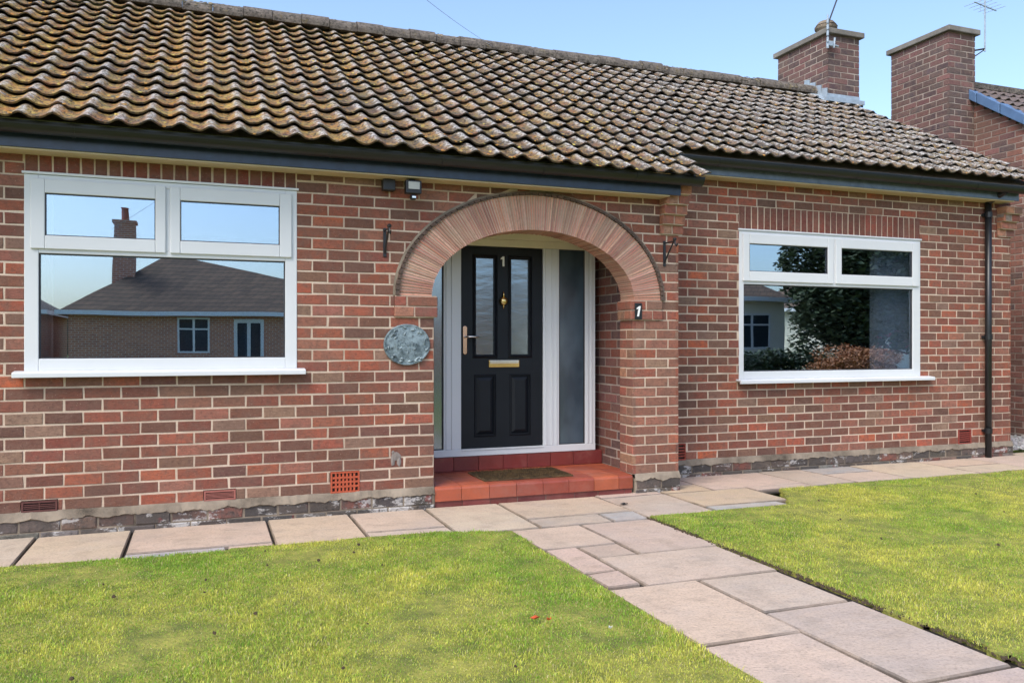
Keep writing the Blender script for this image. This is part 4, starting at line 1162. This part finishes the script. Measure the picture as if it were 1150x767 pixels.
tag(q.build('lawn_base', M['ggrass']), kind='structure')

def blades():
    V = []; Fc = []; C_ = []
    F_ = 919.; Sn, Cs = math.sin(YAW), math.cos(YAW)
    def add(x, y):
        p = noise.noise(Vector((x*.9, y*.9, 0))) ; p2 = noise.noise(Vector((x*3.3, y*3.3, 9))); p3 = noise.noise(Vector((x*9, y*9, 2)))
        h = random.uniform(.006, .017)*(1+.3*p2+.3*p3)*(1.7 if random.random() < .015 else 1); a = random.uniform(0, 6.283); ln = random.uniform(.1, .9)*h
        w_ = random.uniform(.0009, .0020)
        dx, dy = math.cos(a), math.sin(a); b2_ = a + random.uniform(.8, 2.2); lx, ly = math.cos(b2_)*ln, math.sin(b2_)*ln
        i = len(V); z = .004
        V.extend(((x-dx*w_, y-dy*w_, z), (x+dx*w_, y+dy*w_, z), (x+dx*w_*.8+lx*.45, y+dy*w_*.8+ly*.45, z+h*.65), (x-dx*w_*.8+lx*.45, y-dy*w_*.8+ly*.45, z+h*.65), (x+lx, y+ly, z+h*.95)))
        Fc.append((i, i+1, i+2, i+3)); Fc.append((i+3, i+2, i+4))
        t = .46 + p*.9 + p2*.55 + p3*.25 + random.gauss(0, .34)
        if y > 4.7 and x < 2: t -= .25*(y-4.7)/.6
        t = min(1, max(0, t)); g0, g1 = (.25, .45, .05), (.68, .64, .13)
        c = [g0[k]*(1-t)+g1[k]*t for k in range(3)]
        if random.random() < .10: c = [.60, .54, .27]
        kk_ = random.uniform(.55, 1.2)*(1.06 + .22*p3 + .12*p2); c = [q_*kk_ for q_ in c]
        C_.extend((*c, 1)); C_.extend((*c, 1))
    regs = [(-1.7, 2.02, 1.9, 5.4, 24000), (3.04, 6.3, 2.0, 5.95, 19000), (6.3, 10.5, 2.8, 6.0, 8000)]
    for x0, x1, y0, y1, dens in regs:
        n_ = int((x1-x0)*(y1-y0)*dens)
        for k in range(n_):
            x, y = random.uniform(x0, x1), random.uniform(y0, y1)
            Z = x*Sn + y*Cs; xr = x*Cs - y*Sn
            if abs(xr/Z*F_) > 640 or 1.275/Z*F_ > 430: continue
            if random.random() > min(1.0, (6.2/Z)**1.0 ) and Z > 6.2: continue
            if not inlawn(x+jit(.02), y+jit(.02)): continue
            add(x, y)
    me = bpy.data.meshes.new('grass'); me.from_pydata(V, [], Fc)
    me.attributes.new('bc', 'FLOAT_COLOR', 'FACE').data.foreach_set('color', C_)
    m, n, b = newmat('grass_blade'); g = G(n); c = g.attr('bc')
    n.links.new(c, b.inputs['Base Color']); b.inputs['Roughness'].default_value = .6; b.inputs['Specular IOR Level'].default_value = .25
    tl = g.node('ShaderNodeBsdfTranslucent'); n.links.new(c, tl.inputs[0]); mx = g.node('ShaderNodeMixShader'); mx.inputs[0].default_value = .45
    out = [x for x in n.nodes if x.type == 'OUTPUT_MATERIAL'][0]
    n.links.new(b.outputs[0], mx.inputs[1]); n.links.new(tl.outputs[0], mx.inputs[2]); n.links.new(mx.outputs[0], out.inputs[0])
    me.materials.append(m); me.update()
    o = bpy.data.objects.new('grass', me); col.objects.link(o)
    tag(o, 'short yellow green mown lawn either side of the paved path', 'grass', kind='stuff')
    print('blades', len(Fc)//2)
blades()

# fallen leaves, crumbs of soil
lfm = simple('dead_leaf', lin(196, 84, 40), .7, var=.3, vs=30)
def leafthing(x, y, z, s, label, mat, a=0.4, nm='fallen_leaf', cat='leaf', group=None):
    q = MB(); P = []
    for k in range(9):
        t = k/8*math.pi*2; r_ = s*(.55+.45*abs(math.cos(t)))*(1+jit(.15)); P.append((x + r_*math.cos(t+a), y + r_*.6*math.sin(t+a), z + .006 + .012*abs(math.sin(t*1.5)) ))
    c_ = (x, y, z + .002)
    for k in range(8): q.poly([P[k], P[k+1], c_]); q.poly([c_, P[k+1], P[k]]) if False else None
    tag(q.build(nm, mat), label, cat, group)
leafthing(1.40, 3.42, .03, .028, 'larger orange dead leaf lying on the left lawn near the path', lfm)
leafthing(1.455, 3.385, .03, .018, 'smaller orange dead leaf beside a larger one on the left lawn', lfm, 1.2)
leafthing(1.665, 3.19, .03, .014, 'tiny pale leaf scrap on the left lawn near the path edge', M['white'], 1.2)
blkm = simple('black_debris', (.012, .012, .012), .7)
leafthing(3.11, 5.745, .0, .042, 'black leathery leaf lying on the flagstones in front of the pillar', blkm, .2)
q = MB()
for k in range(50):
    if k < 24: x, y = random.uniform(-1, 2), random.uniform(2.4, 5.2)
    else: x, y = random.uniform(3.1, 7), random.uniform(2.5, 5.6)
    if inlawn(x, y): blob(q, x, y, .022, random.uniform(.005, .012), lin(34, 27, 20), 1)
for k in range(480):
    y = random.uniform(1.9, 5.25); x = 3.056 + random.gauss(0, .014); blob(q, x, y, .0, random.uniform(.004, .011), vary(lin(92, 76, 50), .4), .8)
tag(q.build('soil_crumbs', simple('dark_soil_crumb', lin(66, 54, 38), 1)), 'dark crumbs of soil scattered on the lawns and along the turf edge', 'soil', kind='stuff')
# pale gravel in the gap between the houses
q = MB()
for k in range(2600):
    x, y = random.uniform(8.72, 10.15), random.uniform(6.9, 9.0); blob(q, x, y, .02+random.random()*.03, random.uniform(.012, .034), vary(lin(150, 148, 146), .35), .8)
m, n, b = newmat('slate_gravel'); g = G(n); n.links.new(g.attr('bc'), b.inputs['Base Color']); b.inputs['Roughness'].default_value = .8
tag(q.build('gravel', m), 'grey slate chippings in the gap between the two houses', 'gravel', kind='stuff')
# dark gate-like timber rail in the gap
# ------------------------------------------------------------------ what the panes reflect: the far side of the road
def procbrick(name, c1_, c2_, mo_, bw=.232, rh=.0826):
    m, n, b = newmat(name); g = G(n)
    t = g.node('ShaderNodeTexCoord'); sp = g.node('ShaderNodeSeparateXYZ'); cb = g.node('ShaderNodeCombineXYZ'); n.links.new(t.outputs['Object'], sp.inputs[0])
    n.links.new(g.math('ADD', sp.outputs[0], sp.outputs[1]), cb.inputs[0]); n.links.new(sp.outputs[2], cb.inputs[1])
    bt = g.node('ShaderNodeTexBrick'); bt.inputs['Scale'].default_value = 1; bt.inputs['Brick Width'].default_value = bw; bt.inputs['Row Height'].default_value = rh; bt.inputs['Mortar Size'].default_value = .011
    bt.inputs['Color1'].default_value = (*c1_, 1); bt.inputs['Color2'].default_value = (*c2_, 1); bt.inputs['Mortar'].default_value = (*mo_, 1)
    n.links.new(cb.outputs[0], bt.inputs['Vector']); n.links.new(bt.outputs[0], b.inputs['Base Color']); b.inputs['Roughness'].default_value = .9
    return m
q = MB(); q.quad((-80, -15.5, -.05), (80, -15.5, -.05), (80, -9, -.05), (-80, -9, -.05)); tag(q.build('road', simple('asphalt', (.06, .06, .06), .9)), kind='structure')
q = MB(); q.box(-80, 80, -8.99, -7.3, -.2, .05); q.box(-80, 80, -17.2, -15.51, -.2, .05); tag(q.build('pavement', simple('pavement_slab', (.25, .24, .23), .9)), kind='structure')
def hip_house(name, label, x0, x1, y0, y1, ze, zr, wm, rm, gl=(), wins=(), doors=(), chim=None, ridge=None):
    t = thing(name, label, 'house', ((x0+x1)/2, (y0+y1)/2, 0))
    q = MB(); q.box(x0, x1, y0, y1, -.1, ze); q.build('wall', wm, t)
    o_ = .35; q = MB(); ins = (y1-y0)/2 + o_; ins = min(ins, (x1-x0)/2+o_-.1)
    a, b_, c_, d_ = (x0-o_, y0-o_, ze), (x1+o_, y0-o_, ze), (x1+o_, y1+o_, ze), (x0-o_, y1+o_, ze); ym = (y0+y1)/2
    e, f = (x0-o_+ins, ym, zr), (x1+o_-ins, ym, zr)
    if ridge: e, f = (ridge[0], ym, zr), (ridge[1], ym, zr)
    q.poly([a, b_, f, e]); q.poly([b_, c_, f]); q.poly([c_, d_, e, f]); q.poly([d_, a, e]); q.poly([a, d_, c_, b_])
    rf_ = q.build('roof', rm, t)
    q = MB()
    q.box(x0-o_-.06, x1+o_+.06, y1+o_, y1+o_+.08, ze-.10, ze+.06); q.box(x0-o_-.06, x0-o_, y0-o_, y1+o_, ze-.10, ze+.06); q.box(x1+o_, x1+o_+.06, y0-o_, y1+o_, ze-.10, ze+.06)
    q.build('gutter', M['white'], t)
    for (wx0, wx1, wz0, wz1) in wins:
        q = MB(); f_ = .07; y = y1
        q.box(wx0, wx0+f_, y-.01, y+.03, wz0, wz1); q.box(wx1-f_, wx1, y-.01, y+.03, wz0, wz1); q.box(wx0+f_, wx1-f_, y-.01, y+.03, wz0, wz0+f_); q.box(wx0+f_, wx1-f_, y-.01, y+.03, wz1-f_, wz1)
        zt_ = wz0 + (wz1-wz0)*.68; q.box(wx0+f_, wx1-f_, y-.01, y+.03, zt_-.03, zt_+.03); xm = (wx0+wx1)/2; q.box(xm-.04, xm+.04, y-.01, y+.03, wz0+f_, zt_-.03); q.box(xm-.04, xm+.04, y-.01, y+.03, zt_+.03, wz1-f_)
        w_ = q.build('window', M['white'], t); q = MB(); q.box(wx0+.02, wx1-.02, y+.001, y+.008, wz0+.02, wz1-.02); q.build('pane', M['darkpane'], w_)
    for (dx0, dx1, dz) in doors:
        q = MB(); q.box(dx0, dx1, y1-.01, y1+.04, .05, dz); d__ = q.build('door', M['white'], t); q = MB()
        q.box(dx0+.12, (dx0+dx1)/2-.06, y1+.041, y1+.05, .2, dz-.15); q.box((dx0+dx1)/2+.06, dx1-.12, y1+.041, y1+.05, .2, dz-.15); q.build('pane', M['darkpane'], d__)
    if chim:
        cx, cy, zb, zt_ = chim; q = MB(); q.box(cx-.38, cx+.38, cy-.3, cy+.3, zb, zt_); q.box(cx-.45, cx+.45, cy-.37, cy+.37, zt_, zt_+.12)
        ch_ = q.build('chimney', wm, t); q = MB(); q.lathe([(.15, 0), (.13, .5), (.16, .55)], cx, cy, zt_+.12, 12); q.build('chimney_pot', M['terr'], ch_)
    return t
M['darkpane'] = simple('far_pane', (.03, .04, .05), .08, spec=.8)
M['terr'] = simple('clay_pot', lin(170, 96, 70), .8)
far_b = procbrick('far_brick', lin(204, 132, 98), lin(180, 112, 86), lin(210, 190, 170))
far_r = procbrick('far_roof', lin(128, 102, 80), lin(102, 82, 66), lin(60, 50, 42), .3, .17)
hip_house('brick_house', 'hip roofed brown brick bungalow across the road with white gutter, mirrored in the left window', -4.6, 9.6, -29.6, -21.6, 2.45, 4.95, far_b, far_r, ridge=(-1.6, -.7),
          wins=[(-.9, .25, .9, 2.3)], doors=[(1.2, 2.25, 2.25)], chim=(-3.0, -24.2, 3.6, 6.1))
hip_house('brick_house', 'second brown brick bungalow across the road, further left in the left window mirror image', -15.8, -5.9, -31, -23, 2.5, 5.0, far_b, far_r, wins=[(-11.5, -9.6, .9, 2.2)], chim=(-7.6, -26.5, 3.6, 6.0))
hip_house('brick_house', 'narrow brown brick bungalow across the road, mirrored in the porch glass', 12.0, 16.6, -30, -22.5, 2.5, 5.4, far_b, far_r, wins=[(13.2, 15.2, .9, 2.3)])
q = MB()  # leaf belt added to hide the bright horizon glow in the glass
for k in range(60000):
    x = random.uniform(-60, 90); hgt = 3.4 + 1.2*noise.noise(Vector((x*.11, 0, 2))) + 1.2*noise.noise(Vector((x*.5, 0, 2))); z = hgt*random.random()**.6; y = -58 + random.uniform(-3, 3); s_ = random.uniform(.12, .32); a = random.uniform(0, 6.28)
    d1 = Vector((math.cos(a), .3*math.sin(a), .4))*s_; d2 = Vector((-math.sin(a)*.6, .2, math.cos(a)))*s_; p = Vector((x, y, z)); q.poly([p-d1, p-d2, p+d1, p+d2], random.choice([(.07, .08, .05), (.10, .10, .07), (.05, .06, .04)]))
SCREENTREES = q
cream = simple('cream_render', lin(238, 230, 208), .9, var=.05)
hip_house('rendered_house', 'cream rendered house across the road with bay window, mirrored in the right window', 13.2, 20.6, -19.6, -11.8, 2.95, 5.4, cream, far_r, wins=[(18.3, 19.9, 1.1, 2.4)], doors=())
hip_house('rendered_house', 'second cream rendered house across the road beyond the dark tree', 26, 36, -22, -14, 2.9, 5.6, cream, far_r, wins=[(28, 30, .95, 2.3)])
def foliage(name, label, cat, cx, cy, z0, rx, ry, rz, n_, cols_, trunk=True, lf=.09, seed=1, extra=None):
    rnd = random.Random(seed); t = thing(name, label, cat, (cx, cy, 0)); q = MB()
    lobes = [(cx+rnd.uniform(-.45, .45)*rx, cy+rnd.uniform(-.45, .45)*ry, z0+rz*rnd.uniform(.5, 1.5), rnd.uniform(.4, .62)) for _ in range(16)]
    for k in range(n_):
        L_ = rnd.choice(lobes); u = Vector((rnd.gauss(0, 1), rnd.gauss(0, 1), rnd.gauss(0, 1))).normalized(); r_ = L_[3]*rnd.uniform(.75, 1.06)
        p = Vector((L_[0]+u.x*rx*r_, L_[1]+u.y*ry*r_, max(.1, L_[2]+u.z*rz*r_))); a = rnd.uniform(0, 6.28); s = lf*rnd.uniform(.6, 1.3)
        d1 = Vector((math.cos(a), math.sin(a), rnd.uniform(-.6, .6)))*s; d2 = Vector((-math.sin(a), math.cos(a), rnd.uniform(-.8, .8)))*s*.6
        q.poly([p-d1, p-d2, p+d1, p+d2], rnd.choice(cols_))
    q.build('crown', M['leaf'], t)
    if trunk:
        q = MB(); q.tube([(cx, cy, -.1), (cx+.05, cy, z0+.3), (cx, cy+.1, z0+rz)], .16, 8, r2=.05)
        for k in range(5): a = k*1.3; q.tube([(cx, cy, z0*.6+.3+k*.1), (cx+math.cos(a)*rx*.5, cy+math.sin(a)*ry*.5, z0+rz*.9)], .06, 6, r2=.02)
        q.build('trunk', simple('bark', lin(70, 56, 44), .95), t)
m, n, b = newmat('leaf'); g = G(n); n.links.new(g.attr('bc'), b.inputs['Base Color']); b.inputs['Roughness'].default_value = .6; M['leaf'] = m
DG = [(.06, .085, .04), (.08, .11, .05), (.05, .07, .035), (.10, .12, .06)]
foliage('evergreen_tree', 'large dark evergreen tree across the road, mirrored in the right window', 'tree', 20.6, -8.6, .3, 2.9, 2.2, 2.7, 34000, DG, seed=3, lf=.10)
foliage('evergreen_tree', 'dark evergreen with pink blossom right of the larger tree in the right window mirror image', 'tree', 23.2, -8.0, .4, 2.4, 2.2, 2.7, 26000, DG*2 + [(.5, .1, .16)] , seed=4, lf=.10)
foliage('shrub', 'rust orange shrub in front of the dark evergreen across the road', 'shrub', 18.1, -5.4, .0, 1.7, 1.0, .62, 12000, [(.42, .17, .07), (.34, .14, .06), (.50, .22, .09)], trunk=False, lf=.04, seed=5)
# low hedge band, both sides of the cream house
foliage('hedge', 'low dark hedge in front of the cream rendered house', 'hedge', 17.0, -7.4, .0, 3.0, .5, .6, 4000, DG, trunk=False, lf=.07, seed=6)
tag(SCREENTREES.build('screen_trees', M['leaf']), 'added belt of foliage hiding the bright horizon from the reflecting panes', 'screen_trees', kind='stuff')
# overhead cable
CAB0, CAB1 = (3.26, 9.2, 4.80), (1.90, 6.6, 4.15)
q = MB(); P0, P1 = Vector(CAB0), Vector(CAB1); pts = []
for k in range(25):
    t = k/24; p = P0.lerp(P0 + (P1-P0)*3.2, t); p.z -= .15*math.sin(math.pi*t); pts.append(p)
q.tube(pts, .002, 5); tag(q.build('overhead_cable', M['lead']), 'thin overhead cable running up into the sky above the middle of the ridge', 'cable')
# ------------------------------------------------------------------ render settings
scene.render.resolution_x = 1024; scene.render.resolution_y = 682
scene.render.engine = 'CYCLES'
scene.cycles.max_bounces = 6; scene.cycles.transparent_max_bounces = 8
